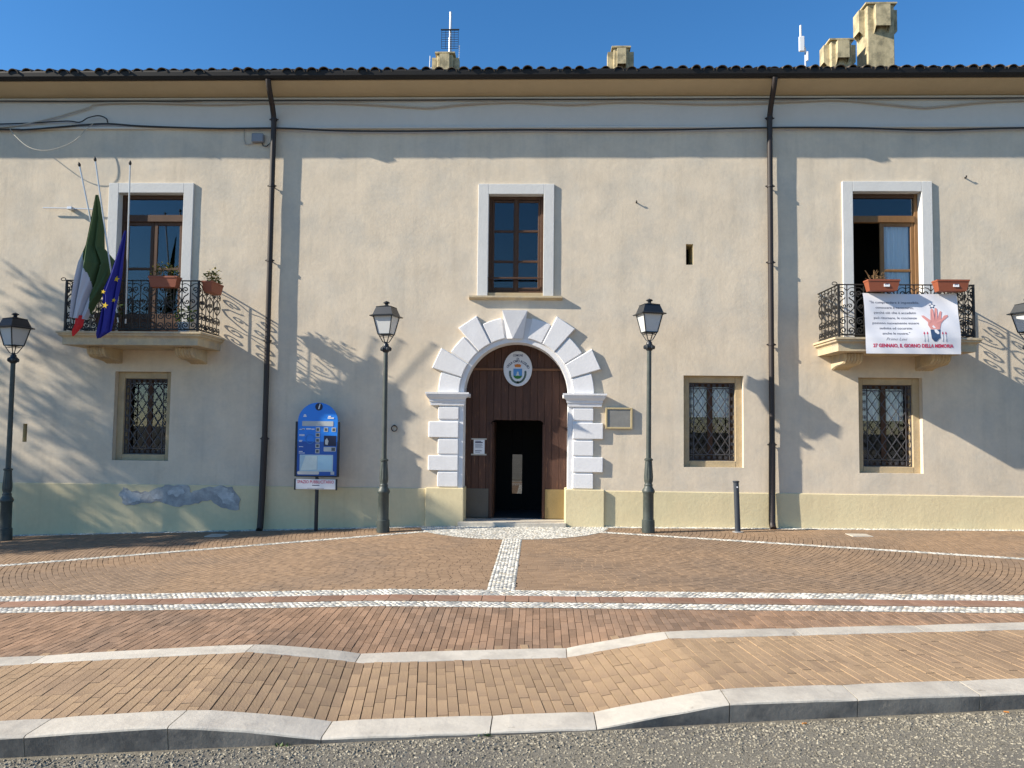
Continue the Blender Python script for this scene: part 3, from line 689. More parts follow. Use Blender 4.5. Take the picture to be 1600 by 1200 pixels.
# right balcony door: left leaf open, curtain behind the right leaf
p = surround(6.09, 7.41, 3.56, 6.52, 0.20); p['label'] = 'half open ochre glazed door behind the banner balcony'
for x0, x1 in ((6.09, 6.15), (7.34, 7.41)): bar(p, 'frame', x0, x1, Yf-0.03, Yf+0.05, 3.56, 6.52, OCHREWOOD)
bar(p, 'frame', 6.15, 7.34, Yf-0.03, Yf+0.05, 6.44, 6.52, WINWOOD); bar(p, 'transom', 6.15, 7.34, Yf-0.05, Yf+0.05, 5.95, 6.08, OCHREWOOD)
pane(p, 6.15, 7.34, Yf+0.01, 6.08, 6.44)
for a, c in ((6.68, 6.76), (7.27, 7.34)): bar(p, 'stile', a, c, Yf-0.012, Yf+0.03, 3.56, 5.95, OCHREWOOD)
for z, h in ((3.56, 0.5), (4.98, 0.05), (5.88, 0.07)): bar(p, 'rail', 6.76, 7.27, Yf-0.010, Yf+0.028, z, z+h, OCHREWOOD)
for z0, z1 in ((4.06, 4.98), (5.03, 5.88)): pane(p, 6.76, 7.27, Yf+0.01, z0, z1)
curtain(p, 6.77, 7.26, Yf+0.055, 3.7, 5.9)
for nm, a in (('stile', (0.22, 0.29)), ('stile', (0.73, 0.80))): bar(p, nm, 6.16, 6.20, a[0], a[1], 3.56, 5.93, OCHREWOOD)
for z, h in ((3.56, 0.5), (4.98, 0.05), (5.86, 0.07)): bar(p, 'rail', 6.163, 6.197, 0.29, 0.73, z, z+h, OCHREWOOD)

# lower grated windows ----------------------------------------------------
def bar2(mb, a, b_, y, w, t):
    """flat bar between two x-z points"""
    a, b_ = Vector(a), Vector(b_); d = (b_-a).normalized(); n_ = Vector((-d.y, d.x))*w/2
    mb.poly([tuple(a-n_), tuple(b_-n_), tuple(b_+n_), tuple(a+n_)], y, y+t)
def low_window(ox0, ox1, oz0, oz1, curtained, lab):
    p = part(hall, 'window'); p['label'] = lab; s = 0.13; D0 = 0.125
    x0, x1, z0, z1 = ox0+s, ox1-s, oz0+s*0.9, oz1-s
    for a in ((ox0-0.02, ox0, oz0, oz1), (ox1, ox1+0.02, oz0, oz1)): bar(p, 'reveal', a[0], a[1], 0.012, D0+0.1, a[2], a[3], PLASTER, 0)
    bar(p, 'reveal', ox0, ox1, 0.012, D0+0.1, oz1, oz1+0.02, PLASTER, 0); bar(p, 'reveal', ox0, ox1, 0.012, D0+0.1, oz0-0.02, oz0, PLASTER, 0)
    bar(p, 'stone_jamb', ox0, x0, D0, 0.42, oz0, oz1, STONE); bar(p, 'stone_jamb', x1, ox1, D0, 0.42, oz0, oz1, STONE)
    bar(p, 'stone_lintel', x0, x1, D0+0.002, 0.42, z1, oz1, STONE); bar(p, 'stone_sill', x0, x1, D0-0.004, 0.42, oz0, z0, STONE)
    # iron grille
    Y = D0+0.05; bw = 0.125*(x1-x0)/0.9; ix0, ix1, iz0, iz1 = x0+bw*0.8, x1-bw*0.8, z0+bw, z1-bw*0.85
    for a, b_ in (((x0+.01, z0+.01), (x0+.01, z1-.01)), ((x1-.01, z0+.01), (x1-.01, z1-.01)), ((x0+.01, z0+.01), (x1-.01, z0+.01)), ((x0+.01, z1-.01), (x1-.01, z1-.01)),
                  ((ix0, z0+.01), (ix0, z1-.01)), ((ix1, z0+.01), (ix1, z1-.01)), ((x0+.01, iz0), (x1-.01, iz0)), ((x0+.01, iz1), (x1-.01, iz1))):
        mb = MB(); bar2(mb, a, b_, Y, 0.015, 0.02); mb.build('grille_bar', GRILLE, p)
    wI, hI = ix1-ix0, iz1-iz0; cw = wI/4; slope = (hI/5)/cw
    for sgn in (1, -1):
        for k in range(-10, 20):
            # line x = ix0 + cw*k + sgn*(z-iz0)/slope
            z_a, z_b = iz0, iz1; xa = ix0+cw*(k+0.5); xb = xa+sgn*hI/slope
            pts = []
            t0, t1 = 0.0, 1.0; dx = xb-xa
            for lim, s_ in ((ix0, 1), (ix1, -1)):
                fa, fb = s_*(xa-lim), s_*(xb-lim)
                if fa < 0 and fb < 0: t0 = 2
                elif fa < 0: t0 = max(t0, fa/(fa-fb))
                elif fb < 0: t1 = min(t1, fa/(fa-fb))
            if t1-t0 < 0.05: continue
            mb = MB(); bar2(mb, (xa+dx*t0, iz0+hI*t0), (xa+dx*t1, iz0+hI*t1), Y+(0.004 if sgn > 0 else -0.006), 0.014, 0.008); mb.build('lattice_bar', GRILLE, p)
    # cast ornaments in the border
    def orn(cx, cz, r_):
        mb = MB()
        for q in range(4):
            a = q*pi/2+pi/4; mb.tube([(cx+0.45*r_*cos(a)+0.42*r_*cos(t), Y+0.01, cz+0.45*r_*sin(a)+0.42*r_*sin(t)) for t in [2*pi*i/8 for i in range(9)]], 0.0055, 4, False)
        mb.box(cx-r_*.2, cx+r_*.2, Y, Y+0.02, cz-r_*.2, cz+r_*.2); mb.build('rosette', GRILLE, p)
    hb = (ix0-x0)/2
    for cx in (x0+hb, x1-hb):
        nz_ = 9
        for k in range(nz_): orn(cx, lerp(iz0+hb*1.2, iz1-hb*1.2, k/(nz_-1)), hb*0.82)
        orn(cx, (z0+iz0)/2, hb*0.8); orn(cx, (z1+iz1)/2, hb*0.8)
    for k in range(6):
        for cz in ((z0+iz0)/2, (z1+iz1)/2): orn(lerp(ix0+hb*1.3, ix1-hb*1.3, k/5), cz, hb*0.75)
    # casement behind
    xm = (x0+x1)/2
    for a, c in ((x0, x0+0.05), (xm-0.05, xm+0.05), (x1-0.05, x1)): bar(p, 'casement', a, c, 0.31, 0.35, z0, z1, WINWOOD)
    for z in (z0, z1-0.07): bar(p, 'casement', x0+0.05, xm-0.05, 0.312, 0.348, z, z+0.07, WINWOOD); bar(p, 'casement', xm+0.05, x1-0.05, 0.312, 0.348, z, z+0.07, WINWOOD)
    pane(p, x0+0.05, xm-0.05, 0.33, z0+0.07, z1-0.07); pane(p, xm+0.05, x1-0.05, 0.33, z0+0.07, z1-0.07)
    if curtained:
        zc = lerp(z0, z1, 0.56)
        curtain(p, x0+0.05, xm-0.05, 0.40, zc, z1-0.07, CURT, 3); curtain(p, xm+0.05, x1-0.05, 0.40, zc, z1-0.07, CURT, 3)
low_window(-8.41, -7.28, 1.12, 2.88, False, 'stone framed lattice window under the flag balcony')
low_window(2.82, 3.97, 1.13, 2.90, True, 'stone framed lattice window left of the downpipe')
low_window(6.16, 7.37, 1.06, 2.89, True, 'stone framed lattice window under the banner balcony')
# slits
for (x0, x1, z0, z1) in ((2.87, 3.01, 5.07, 5.48), (-10.235, -10.15, 1.46, 1.82)):
    b_ = MB(); b_.box(x0-0.03, x0, 0.01, 0.5, z0, z1); b_.box(x1, x1+0.03, 0.01, 0.5, z0, z1); b_.box(x0, x1, 0.01, 0.5, z1, z1+0.03); b_.box(x0, x1, 0.01, 0.5, z0-0.03, z0); b_.build('wall_slit', PLINTH, hall)

# portal ------------------------------------------------------------------
por = part(hall, 'portal'); por['label'] = 'white painted rusticated arch around the wooden door'
# inner ring and jamb lining
N = 32; lin = MB()
for i in range(N+1):
    a = pi*i/N
    for rr, y in ((AR-0.0, 0.52), (AR, -0.018), (AR+0.085, -0.018), (AR+0.085, 0.02)): lin.v.append((ACX-rr*cos(a), y, ACZ+rr*sin(a)))
lin.f = [(i*4+k, i*4+k+1, i*4+5+k, i*4+4+k) for i in range(N) for k in range(3)]
lin.build('arch_soffit', WHITE, por)
for x0, x1 in ((ACX-AR-0.085, ACX-AR), (ACX+AR, ACX+AR+0.085)):
    b_ = MB(); b_.box(x0, x1, -0.018, 0.52, 0.66, ACZ-0.001, 0.004); b_.build('jamb', WHITE, por)
bk = MB(); N = 40
for i in range(N+1):
    a = pi*i/N
    for rr, y in ((AR+0.085, -0.022), (1.505, -0.022), (1.505, 0.03)): bk.v.append((ACX-rr*cos(a), y, ACZ+rr*sin(a)))
bk.f = [(i*3+k, i*3+k+1, i*3+4+k, i*3+3+k) for i in range(N) for k in range(2)]
bk.build('arch_backing', WHITE, por)
for side in (-1, 1):
    xa, xb = ACX+side*(AR+0.086), ACX+side*1.495; b_ = MB(); b_.box(min(xa, xb), max(xa, xb), -0.022, 0.03, 0.68, 2.28, 0.004); b_.build('jamb_backing', WHITE, por)
bounds = [0, 16.3, 32.0, 47.8, 63.4, 79.0]
for side in (-1, 1):
    for k in range(5):
        a0, a1 = radians(bounds[k]+0.55), radians(bounds[k+1]-0.55); ro = 1.72 if k % 2 else 1.52; ri = AR+0.09
        d = 0.075 if k % 2 else 0.06; M_ = 6; ca = 0.012; mb = MB()
        vs = []
        for (q, y, ins) in ((0, 0.02, 0), (0, -d+ca, 0), (0, -d, ca)):
            for i in range(M_+1):
                a = lerp(a0+ins/1.4, a1-ins/1.4, i/M_)
                rr = ro-ins if k % 2 == 0 else (ro-ins)*cos((a1-a0)/2)/cos(a-(a0+a1)/2)
                vs.append((ACX+side*rr*cos(a), y, ACZ+rr*sin(a)))
            for i in range(M_, -1, -1):
                a = lerp(a0+ins/1.1, a1-ins/1.1, i/M_); vs.append((ACX+side*(ri+ins)*cos(a), y, ACZ+(ri+ins)*sin(a)))
        n = 2*(M_+1)
        fs = [(q*n+i, q*n+(i+1) % n, (q+1)*n+(i+1) % n, (q+1)*n+i) for q in range(2) for i in range(n)]
        fs += [(2*n+i, 2*n+i+1, 3*n-2-i, 3*n-1-i) for i in range(M_)]
        mb.add(vs, fs); mb.build('voussoir', WHITE, por)
kx = -0.465
mb = MB(); mb.add([(kx-0.245, 0.02, 4.13), (kx+0.245, 0.02, 4.13), (kx+0.155, 0.02, 3.585), (kx-0.155, 0.02, 3.585), (kx-0.245, -0.17, 4.13), (kx+0.245, -0.17, 4.13), (kx-0.04, -0.10, 3.585), (kx+0.155, -0.05, 3.585), (kx-0.155, -0.05, 3.585)],
                  [(0, 1, 5, 4), (4, 5, 6), (1, 2, 7, 5), (5, 7, 6), (0, 4, 8, 3), (4, 6, 8), (3, 8, 6, 7, 2)]); mb.build('keystone', WHITE, por)
for side in (-1, 1):
    xa = ACX+side*(AR+0.09)
    for (z0, z1, big) in ((2.0, 2.235, 0), (1.645, 1.955, 1), (1.325, 1.61, 0), (1.005, 1.295, 1), (0.69, 0.975, 0)):
        xb = ACX+side*(1.695 if big else 1.51); b_ = MB(); b_.box(min(xa, xb), max(xa, xb), -0.055 if big else -0.045, 0.02, z0, z1, 0.011); b_.build('quoin', WHITE, por)
    # moulded impost
    prof = [(0.02, 2.27), (-0.055, 2.27), (-0.06, 2.33), (-0.075, 2.345), (-0.08, 2.385), (-0.115, 2.43), (-0.135, 2.47), (-0.135, 2.485), (-0.15, 2.49), (-0.15, 2.525), (0.02, 2.525)]
    mb = MB(); n = len(prof)
    xi, xo = ACX+side*(AR-0.01), ACX+side*1.66
    for y, z in prof:
        e = max(0, -y-0.05)*1.0; mb.v.append((xi-side*e, y, z))
    for y, z in prof:
        e = max(0, -y-0.05)*1.0; mb.v.append((xo+side*e, y, z))
    mb.f = [(k, (k+1) % n, n+(k+1) % n, n+k) for k in range(n)]+[tuple(range(n)), tuple(range(n, 2*n))]
    for q in range(0): pass
    mb.build('impost', WHITE, por)
    b_ = MB(); b_.box(min(xi, xi-side*0.09), max(xi, xi-side*0.09), 0.02, 0.44, 2.44, 2.52, 0.01); b_.build('impost_return', WHITE, por)
b_ = MB(); b_.box(-1.52, 0.56, -0.16, 0.58, -0.12, 0.035, 0.008); b_.build('threshold', MARBLE, por)

# wooden door
door = part(hall, 'door'); door['label'] = 'dark brown arched plank door with an open wicket'
YD = 0.45; wx0, wx1, wz1 = -0.94, 0.117, 2.0
pw = 0.146; x = ACX-AR-0.02; rng = random.Random(6)
while x < ACX+AR+0.02:
    x1_ = min(x+pw, ACX+AR+0.03)
    segs = [(3.045, 3.55)]
    segs.append((wz1, 3.0) if x1_ > wx0+0.004 and x < wx1-0.004 else (0.045, 3.0))
    if x < wx0-0.01 < x1_-0.014 or x < wx1+0.01 < x1_-0.004: segs.append((0.045, wz1-0.002))
    for z0, z1 in segs:
        xa, xb = x+0.002, x1_-0.002
        if z0 < 1:
            if xb > wx0 > xa: xb = wx0
            if xa < wx1 < xb: xa = wx1
        b_ = MB(); yo = rng.uniform(0, 0.005); b_.box(xa, xb, YD+yo, YD+0.05, z0, z1, 0.004); b_.build('plank', WOOD, door)
    x = x1_
# rounded corners of the wicket opening
for sx, cx in ((1, wx0), (-1, wx1)):
    R_ = 0.09; pts = [(cx, wz1), (cx+sx*R_, wz1)]+[(cx+sx*(R_-R_*sin(t)), wz1-(R_-R_*cos(t))) for t in [pi/2*i/5 for i in range(1, 6)]]
    mb = MB(); mb.poly(pts, YD+0.006, YD+0.045); mb.build('corner_block', WOOD, door)
bar(door, 'crossbeam', ACX-AR-0.02, ACX+AR+0.02, YD-0.03, YD+0.05, 3.0, 3.045, BEAM)
for x0, x1 in ((wx0-0.02, wx0+0.035), (wx1-0.02, wx1+0.03)): bar(door, 'stile', x0, x1, YD-0.012, YD+0.08, 0.045, wz1-0.08, WOOD)
bar(door, 'kick_plate', -1.44, wx0-0.03, YD-0.008, YD-0.001, 0.05, 0.63, pm('dull_zinc', (0.10, 0.085, 0.07), var=0.2, scale=4, rough=0.5, metal=0.3), 0.002)
bar(door, 'kick_plate', wx1+0.04, 0.575, YD-0.008, YD-0.001, 0.05, 0.63, pm('dull_brass', (0.26, 0.19, 0.085), var=0.25, scale=4, rough=0.5, metal=0.3), 0.002)
# opened wicket leaf inside and a glazed inner door
bar(door, 'wicket_leaf', wx0+0.02, wx0+0.06, YD+0.09, YD+1.05, 0.05, 1.96, WOOD)
inn = part(hall, 'inner_door')
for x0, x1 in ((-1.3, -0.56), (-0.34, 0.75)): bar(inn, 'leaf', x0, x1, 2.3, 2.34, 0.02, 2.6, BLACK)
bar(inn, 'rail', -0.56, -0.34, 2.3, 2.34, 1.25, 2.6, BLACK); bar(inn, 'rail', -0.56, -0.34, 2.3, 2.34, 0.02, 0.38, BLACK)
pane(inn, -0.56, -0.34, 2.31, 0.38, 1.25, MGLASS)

# balconies ---------------------------------------------------------------
def spiral(cx, cz, r, turns, a0, sgn, n=26):
    out = []
    for i in range(n+1):
        t = i/n; rr = r*(1-0.82*t); a = a0+sgn*turns*2*pi*t; out.append((cx+rr*cos(a), 0, cz+rr*sin(a)))
    return out
SR = 0.009
def scroll_lower(sg, w):
    mb = MB(); k = w/0.306
    a = spiral(sg*0.072*k, 0.13, 0.066, 1.35, -pi/2 if True else 0, sg); b_ = spiral(sg*0.072*k, 0.30, 0.066, 1.35, pi/2, -sg)
    mb.tube(a, SR, 4, True, flat=1.4); mb.tube(b_, SR, 4, True, flat=1.4)
    mb.tube([(sg*0.008, 0, 0.06), (sg*0.03*k, 0, 0.066), (sg*0.072*k, 0, 0.064)], SR, 4); mb.tube([(sg*0.008, 0, 0.385), (sg*0.03*k, 0, 0.374), (sg*0.072*k, 0, 0.366)], SR, 4)
    return mb
def scroll_upper(sg, w):
    mb = MB(); k = w/0.306
    s1 = spiral(sg*0.088*k, 0.80, 0.058, 1.3, -pi/2, sg)
    pts = [(sg*0.012, 0, 0.44), (sg*0.06*k, 0, 0.47), (sg*0.12*k, 0, 0.53), (sg*0.14*k, 0, 0.60), (sg*0.11*k, 0, 0.67), (sg*0.05*k, 0, 0.71), (sg*0.035*k, 0, 0.735)]
    mb.tube(pts, SR, 4, True, flat=1.4); mb.tube(s1, SR, 4, True, flat=1.4)
    mb.tube(spiral(sg*0.055*k, 0.575, 0.045, 1.2, pi, -sg), SR, 4, True, flat=1.4)
    mb.tube([(sg*0.01, 0, 0.86), (sg*0.05*k, 0, 0.90), (sg*0.10*k, 0, 0.915), (sg*0.146*k, 0, 0.90)], SR, 4)
    return mb
SCM = {}
def scm(kind, sg, w):
    key = (kind, sg, round(w, 3))
    if key not in SCM: SCM[key] = (scroll_lower if kind == 0 else scroll_upper)(sg, w).mesh('scroll', IRON, True)
    return SCM[key]
def balcony(x0, x1, zt, lab):
    p = part(hall, 'balcony'); p['label'] = lab
    D_ = 1.0; e = 0.11
    # moulded slab: profile stepped out at top
    prof = [(0.0, 0.0), (0.0, -0.035), (0.025, -0.045), (0.03, -0.075), (0.075, -0.105), (0.085, -0.13), (0.085, -0.245)]
    mb = MB(); n = len(prof)
    for ins, dz in prof:
        mb.v += [(x0-e+ins, 0.0, zt+dz), (x0-e+ins, -D_-e+ins, zt+dz), (x1+e-ins, -D_-e+ins, zt+dz), (x1+e-ins, 0.0, zt+dz)]
    mb.f = [(0, 1, 2, 3)]+[(4*i+k, 4*i+k+1, 4*i+5+k, 4*i+4+k) for i in range(n-1) for k in range(3)]+[tuple(4*(n-1)+k for k in (3, 2, 1, 0))]
    mb.build('slab', BALC, p)
    for cx in (x0+0.40, x1-0.40):
        c = MB(); nf = 6; w = 0.34
        pr = [(0.0, -0.235), (-0.66, -0.235), (-0.69, -0.26), (-0.69, -0.33), (-0.66, -0.39), (-0.58, -0.44), (-0.46, -0.455), (-0.30, -0.46), (-0.14, -0.48), (0.0, -0.52)]
        for i in range(nf*2+1):
            xx = cx-w/2+w*i/(nf*2); g_ = 0.0 if i % 2 else 0.022
            for y, z in pr: c.v.append((xx, y+(g_ if y < -0.05 else 0), zt+z+(g_*0.7 if z < -0.3 else 0)))
        m_ = len(pr); c.f = [(i*m_+k, i*m_+k+1, (i+1)*m_+k+1, (i+1)*m_+k) for i in range(nf*2) for k in range(m_-1)]+[tuple(range(m_)), tuple(range(nf*2*m_, nf*2*m_+m_))]
        c.build('corbel', BALC, p)
    # railing
    zr = zt+0.965
    tr = MB()
    for a, b_ in (((x0, 0), (x0, -D_)), ((x0, -D_), (x1, -D_)), ((x1, -D_), (x1, 0))):
        for z, r_, fl in ((zr, 0.022, 0.55), (zt+0.05, 0.012, 1.0)):
            tr.tube([(a[0], a[1], z), (b_[0], b_[1], z)], r_, 6, True, flat=fl)
    tr.build('handrail', IRON, p)
    for px, py in ((x0, -D_), (x1, -D_)):
        b_ = MB(); b_.box(px-0.018, px+0.018, py-0.018, py+0.018, zt, zr+0.01); b_.build('corner_post', IRON, p)
    loop = MB(); loop.tube([(x0-0.02, -D_, zr)]+[(x0-0.07+0.045*cos(t), -D_, zr+0.02+0.028*sin(t)) for t in [2*pi*i/10 for i in range(11)]], 0.008, 5); loop.build('rail_loop', IRON, p)
    runs = [((x0, -D_), (1, 0), x1-x0, 8), ((x0, 0), (0, -1), D_, 3), ((x1, 0), (0, -1), D_, 3)]
    for (ox, oy), (dx, dy), L, n in runs:
        w = L/n
        for i in range(n):
            for half, t in (('b', 0.0), ('c', 0.5)):
                if i == 0 and half == 'b': continue
                xx, yy = ox+dx*w*(i+t), oy+dy*w*(i+t)
                b_ = MB(); hz = zr if half == 'b' else zr
                b_.box(xx-0.007, xx+0.007, yy-0.007, yy+0.007, zt+0.05, hz); b_.build('baluster', IRON, p)
            for sg in (-1, 1):
                for kd in (0, 1):
                    o = link('scroll', scm(kd, sg, w), p, (ox+dx*w*(i+0.5), oy+dy*w*(i+0.5), zt+0.0))
                    if dx == 0: o.rotation_euler = (0, 0, pi/2)
    return zr
ZB = 3.55
balcony(-8.84, -6.33, ZB, 'stone balcony with scrolled iron railing carrying the flags')
balcony(5.42, 7.81, ZB-0.01, 'stone balcony with scrolled iron railing carrying the white banner')

# ------------------------------------------------------------------ things on the facade
# flags on leaning poles
def flagpole(top, base, lab):
    t = thing('flagpole', lab, 'flagpole', base, 'flagpoles on the left balcony')
    d = Vector(top)-Vector(base); mb = MB(); mb.tube([(0, 0, 0), tuple(d)], 0.014, 8); mb.build('pole', STEEL, t, True)
    k = MB(); k.tube([tuple(d*0.992), tuple(d*1.0), tuple(d*1.006), tuple(d*1.014), tuple(d*1.022)], [0.015, 0.024, 0.026, 0.018, 0.005], 8); k.build('finial', IRON, t, True)
    c = MB(); c.tube([tuple(d*0.03), tuple(d*0.06)], 0.026, 8); c.build('clamp', IRON, t)
P1 = ((-8.42, -1.45, 6.55), (-7.93, -1.06, 3.75)); P2 = ((-8.10, -1.50, 6.63), (-7.80, -1.06, 3.72)); P3 = ((-7.45, -1.50, 6.56), (-7.66, -1.06, 3.70))
flagpole(*P1, 'bare silver flagpole leaning furthest left on the balcony'); flagpole(*P2, 'silver flagpole holding the green white and red flag'); flagpole(*P3, 'upright silver flagpole holding the blue starred flag')
def cloth(rows, nu, pleat, seed):
    """rows: list of (left xyz, right xyz, fold amplitude); returns grid function"""
    rg = random.Random(seed); NT = 96; P = []
    for j in range(NT+1):
        f = j/NT*(len(rows)-1); i = min(int(f), len(rows)-2); t = f-i
        L = Vector(rows[i][0]).lerp(Vector(rows[i+1][0]), t); R_ = Vector(rows[i][1]).lerp(Vector(rows[i+1][1]), t); am = lerp(rows[i][2], rows[i+1][2], t)
        row = []
        for k in range(nu+1):
            u = k/nu; q = L.lerp(R_, u); q.y += 0.95*(q.x-(L.x+R_.x)/2); q.y += am*sin(u*pleat*2*pi+0.6*sin(j*0.055))+0.4*am*sin(u*pleat*4.3*pi+1+j*0.025); q.x += 0.25*am*cos(u*pleat*2*pi); row.append(q)
        P.append(row)
    return P
GREEN = pm('flag_green', (0.055, 0.10, 0.035), var=0.1, rough=0.8); FWHITE = pm('flag_white', (0.50, 0.53, 0.60), var=0.05, rough=0.8); FRED = pm('flag_red', (0.62, 0.03, 0.035), var=0.05, rough=0.8)
FBLUE = pm('flag_blue', (0.018, 0.022, 0.26), var=0.08, rough=0.7); FYEL = pm('flag_yellow', (0.75, 0.50, 0.02), var=0.05, rough=0.7)
def flag_mesh(P, matfun, name, mats, parent):
    mb = MB(); nu = len(P[0])-1
    for row in P: mb.v += [tuple(q) for q in row]
    for j in range(len(P)-1):
        for k in range(nu): mb.f.append((j*(nu+1)+k, j*(nu+1)+k+1, (j+1)*(nu+1)+k+1, (j+1)*(nu+1)+k)); mb.mi.append(matfun(k/nu, j/(len(P)-1)))
    me = bpy.data.meshes.new(name); me.from_pydata(mb.v, [], mb.f)
    for q in mats: me.materials.append(q)
    me.polygons.foreach_set('material_index', mb.mi); me.polygons.foreach_set('use_smooth', [True]*len(mb.f))
    return link(name, me, parent)
Yf1 = -1.32
ft = thing('tricolour_flag', 'drooping green white and red flag hanging over the left balcony', 'flag', (-8.1, Yf1, 3.7), 'flags on the left balcony')
rw = [((-8.135, Yf1-.06, 6.02), (-8.10, Yf1-.06, 6.03), 0.01), ((-8.22, Yf1, 5.55), (-8.05, Yf1, 5.60), 0.03), ((-8.29, Yf1, 5.1), (-8.05, Yf1, 5.08), 0.05), ((-8.35, Yf1, 4.75), (-7.88, Yf1+.04, 4.82), 0.06), ((-8.40, Yf1, 4.45), (-7.98, Yf1, 4.42), 0.06), ((-8.46, Yf1, 4.1), (-8.17, Yf1, 4.05), 0.05), ((-8.50, Yf1, 3.76), (-8.30, Yf1, 3.74), 0.04)]
P = cloth(rw, 70, 2.3, 1); o_ = Vector((-8.1, Yf1, 3.7)); P = [[q-o_ for q in row] for row in P]
def mf(u, t):
    if t < 0.30: return 0
    lim = lerp(-0.1, 0.95, clamp((t-0.34)/0.6))
    return 1 if u < lim else 0
flag_mesh(P, mf, 'cloth', [GREEN, FWHITE, FRED], ft)
rw = [((-8.43, Yf1+.01, 3.80), (-8.31, Yf1+.01, 3.82), 0.02), ((-8.45, Yf1+.01, 3.64), (-8.33, Yf1+.01, 3.62), 0.02), ((-8.49, Yf1+.01, 3.52), (-8.40, Yf1+.01, 3.54), 0.01), ((-8.50, Yf1+.01, 3.43), (-8.48, Yf1+.01, 3.43), 0.0)]
P = cloth(rw, 10, 1.5, 2); P = [[q-o_ for q in row] for row in P]
fr = flag_mesh(P, lambda u, t: 0, 'red_corner', [FRED], ft)
Yf2 = -1.36
fe = thing('blue_star_flag', 'drooping deep blue flag with yellow stars over the left balcony', 'flag', (-7.7, Yf2, 3.5), 'flags on the left balcony')
o_ = Vector((-7.7, Yf2, 3.5))
rw = [((-7.585, Yf2, 5.36), (-7.55, Yf2, 5.37), 0.01), ((-7.69, Yf2, 4.95), (-7.59, Yf2, 5.0), 0.025), ((-7.80, Yf2, 4.55), (-7.63, Yf2, 4.6), 0.04), ((-7.91, Yf2, 4.25), (-7.68, Yf2, 4.27), 0.045), ((-7.90, Yf2, 4.02), (-7.71, Yf2, 4.02), 0.045), ((-7.93, Yf2, 3.74), (-7.75, Yf2, 3.74), 0.04), ((-7.98, Yf2, 3.46), (-7.79, Yf2, 3.53), 0.03), ((-8.00, Yf2, 3.38), (-7.95, Yf2, 3.40), 0.01)]
P = cloth(rw, 26, 1.8, 3); P = [[q-o_ for q in row] for row in P]
flag_mesh(P, lambda u, t: 0, 'cloth', [FBLUE], fe)
for (u, t, s_) in ((0.72, 0.335, 0.062), (0.42, 0.60, 0.062), (0.85, 0.54, 0.045), (0.2, 0.45, 0.045)):
    q = P[int(t*96)][int(u*26)]; mb = MB()
    pts = [(q.x+(s_ if k % 2 == 0 else s_*0.40)*sin(pi*k/5+0.2), q.z+(s_ if k % 2 == 0 else s_*0.40)*cos(pi*k/5+0.2)) for k in range(10)]
    ym = min(P[max(0, min(96, int(t*96)+2*dj))][max(0, min(26, int(u*26)+dk))].y for dj in (-2, 0, 2) for dk in (-4, -2, 0, 2, 4))
    mb.poly(pts, ym-0.012, ym-0.008); mb.build('star', FYEL, fe)

# banner ------------------------------------------------------------------
BX0, BZ1, BWd, BH = 5.83, 4.345, 1.665, 1.105; BY = -1.05
bn = thing('banner', 'white printed remembrance banner tied to the right balcony railing', 'banner', (BX0, BY, BZ1-BH))
def bw(u, v): return -0.105*clamp((1-v)*1.35)-0.012*sin(u*9+v*3)*sin(v*3.0)-0.010*sin(u*4.2-v*7+1)-0.0+0.004*sin(u*25+v*13)
mb = MB(); NU, NV = 60, 40
for j in range(NV+1):
    for i in range(NU+1):
        u, v = i/NU, j/NV; sag = 0.018*sin(pi*u)*(v)**3+0.012*(1-2*abs(u-0.5))*0
        mb.v.append((u*BWd+0.006*sin(v*7)*(u-0.5), bw(u, v), v*BH-sag))
mb.f = [(j*(NU+1)+i, j*(NU+1)+i+1, (j+1)*(NU+1)+i+1, (j+1)*(NU+1)+i) for j in range(NV) for i in range(NU)]
mb.sheet('sheet', pm('banner_vinyl', (0.70, 0.70, 0.74), var=0.03, rough=0.6), bn, True)
def on_banner(vs, off=0.0035):
    out = []
    for x, y, z in vs:
        u, v = x/BWd, z/BH; out.append((x, bw(u, v)-off, z-0.018*sin(pi*clamp(u))*clamp(v)**3))
    return out
lm = MB()
lines = ['"Se comprendere \u00e8 impossibile,', 'conoscere \u00e8 necessario,', 'perch\u00e9 ci\u00f2 che \u00e8 accaduto', 'pu\u00f2 ritornare, le coscienze', 'possono nuovamente essere', 'sedotte ed oscurate:', 'anche le nostre."']
widths = [0.53, 0.40, 0.445, 0.455, 0.49, 0.345, 0.29]
for k, s_ in enumerate(lines):
    lm = MB(); vs, fs = text(s_, 0.064, 0.325*BWd, (1-0.152-0.0865*k)*BH, bold=0.0, width=widths[k]*BWd); lm.add(on_banner(vs), fs); tag(lm.sheet('text_line', INK, bn), kind='stuff')
lm = MB(); vs, fs = text('Primo Levi', 0.075, 0.32*BWd, (1-0.765)*BH, shear=0.35, bold=-0.001, width=0.22*BWd); lm.add(on_banner(vs), fs)
lm.sheet('signature', INK, bn)
lm = MB(); vs, fs = text('27 GENNAIO, IL GIORNO DELLA MEMORIA', 0.088, 0.495*BWd, (1-0.872)*BH, bold=0.003, width=0.845*BWd); lm.add(on_banner(vs), fs); tag(lm.sheet('headline', REDINK, bn), kind='stuff')
def art(name, pts, mat, off=0.004):
    mb = MB(); cx = sum(p[0] for p in pts)/len(pts); cz = sum(p[1] for p in pts)/len(pts)
    vs = on_banner([(cx*BWd, 0, (1-cz)*BH)]+[(p[0]*BWd, 0, (1-p[1])*BH) for p in pts], off); n = len(pts)
    mb.add(vs, [(0, 1+i, 1+(i+1) % n) for i in range(n)]); return mb.sheet(name, mat, bn)
SKIN = pm('print_pink', (0.62, 0.27, 0.25), var=0.04, rough=0.7); NAVY = pm('print_navy', (0.03, 0.07, 0.16), var=0.05, rough=0.7)
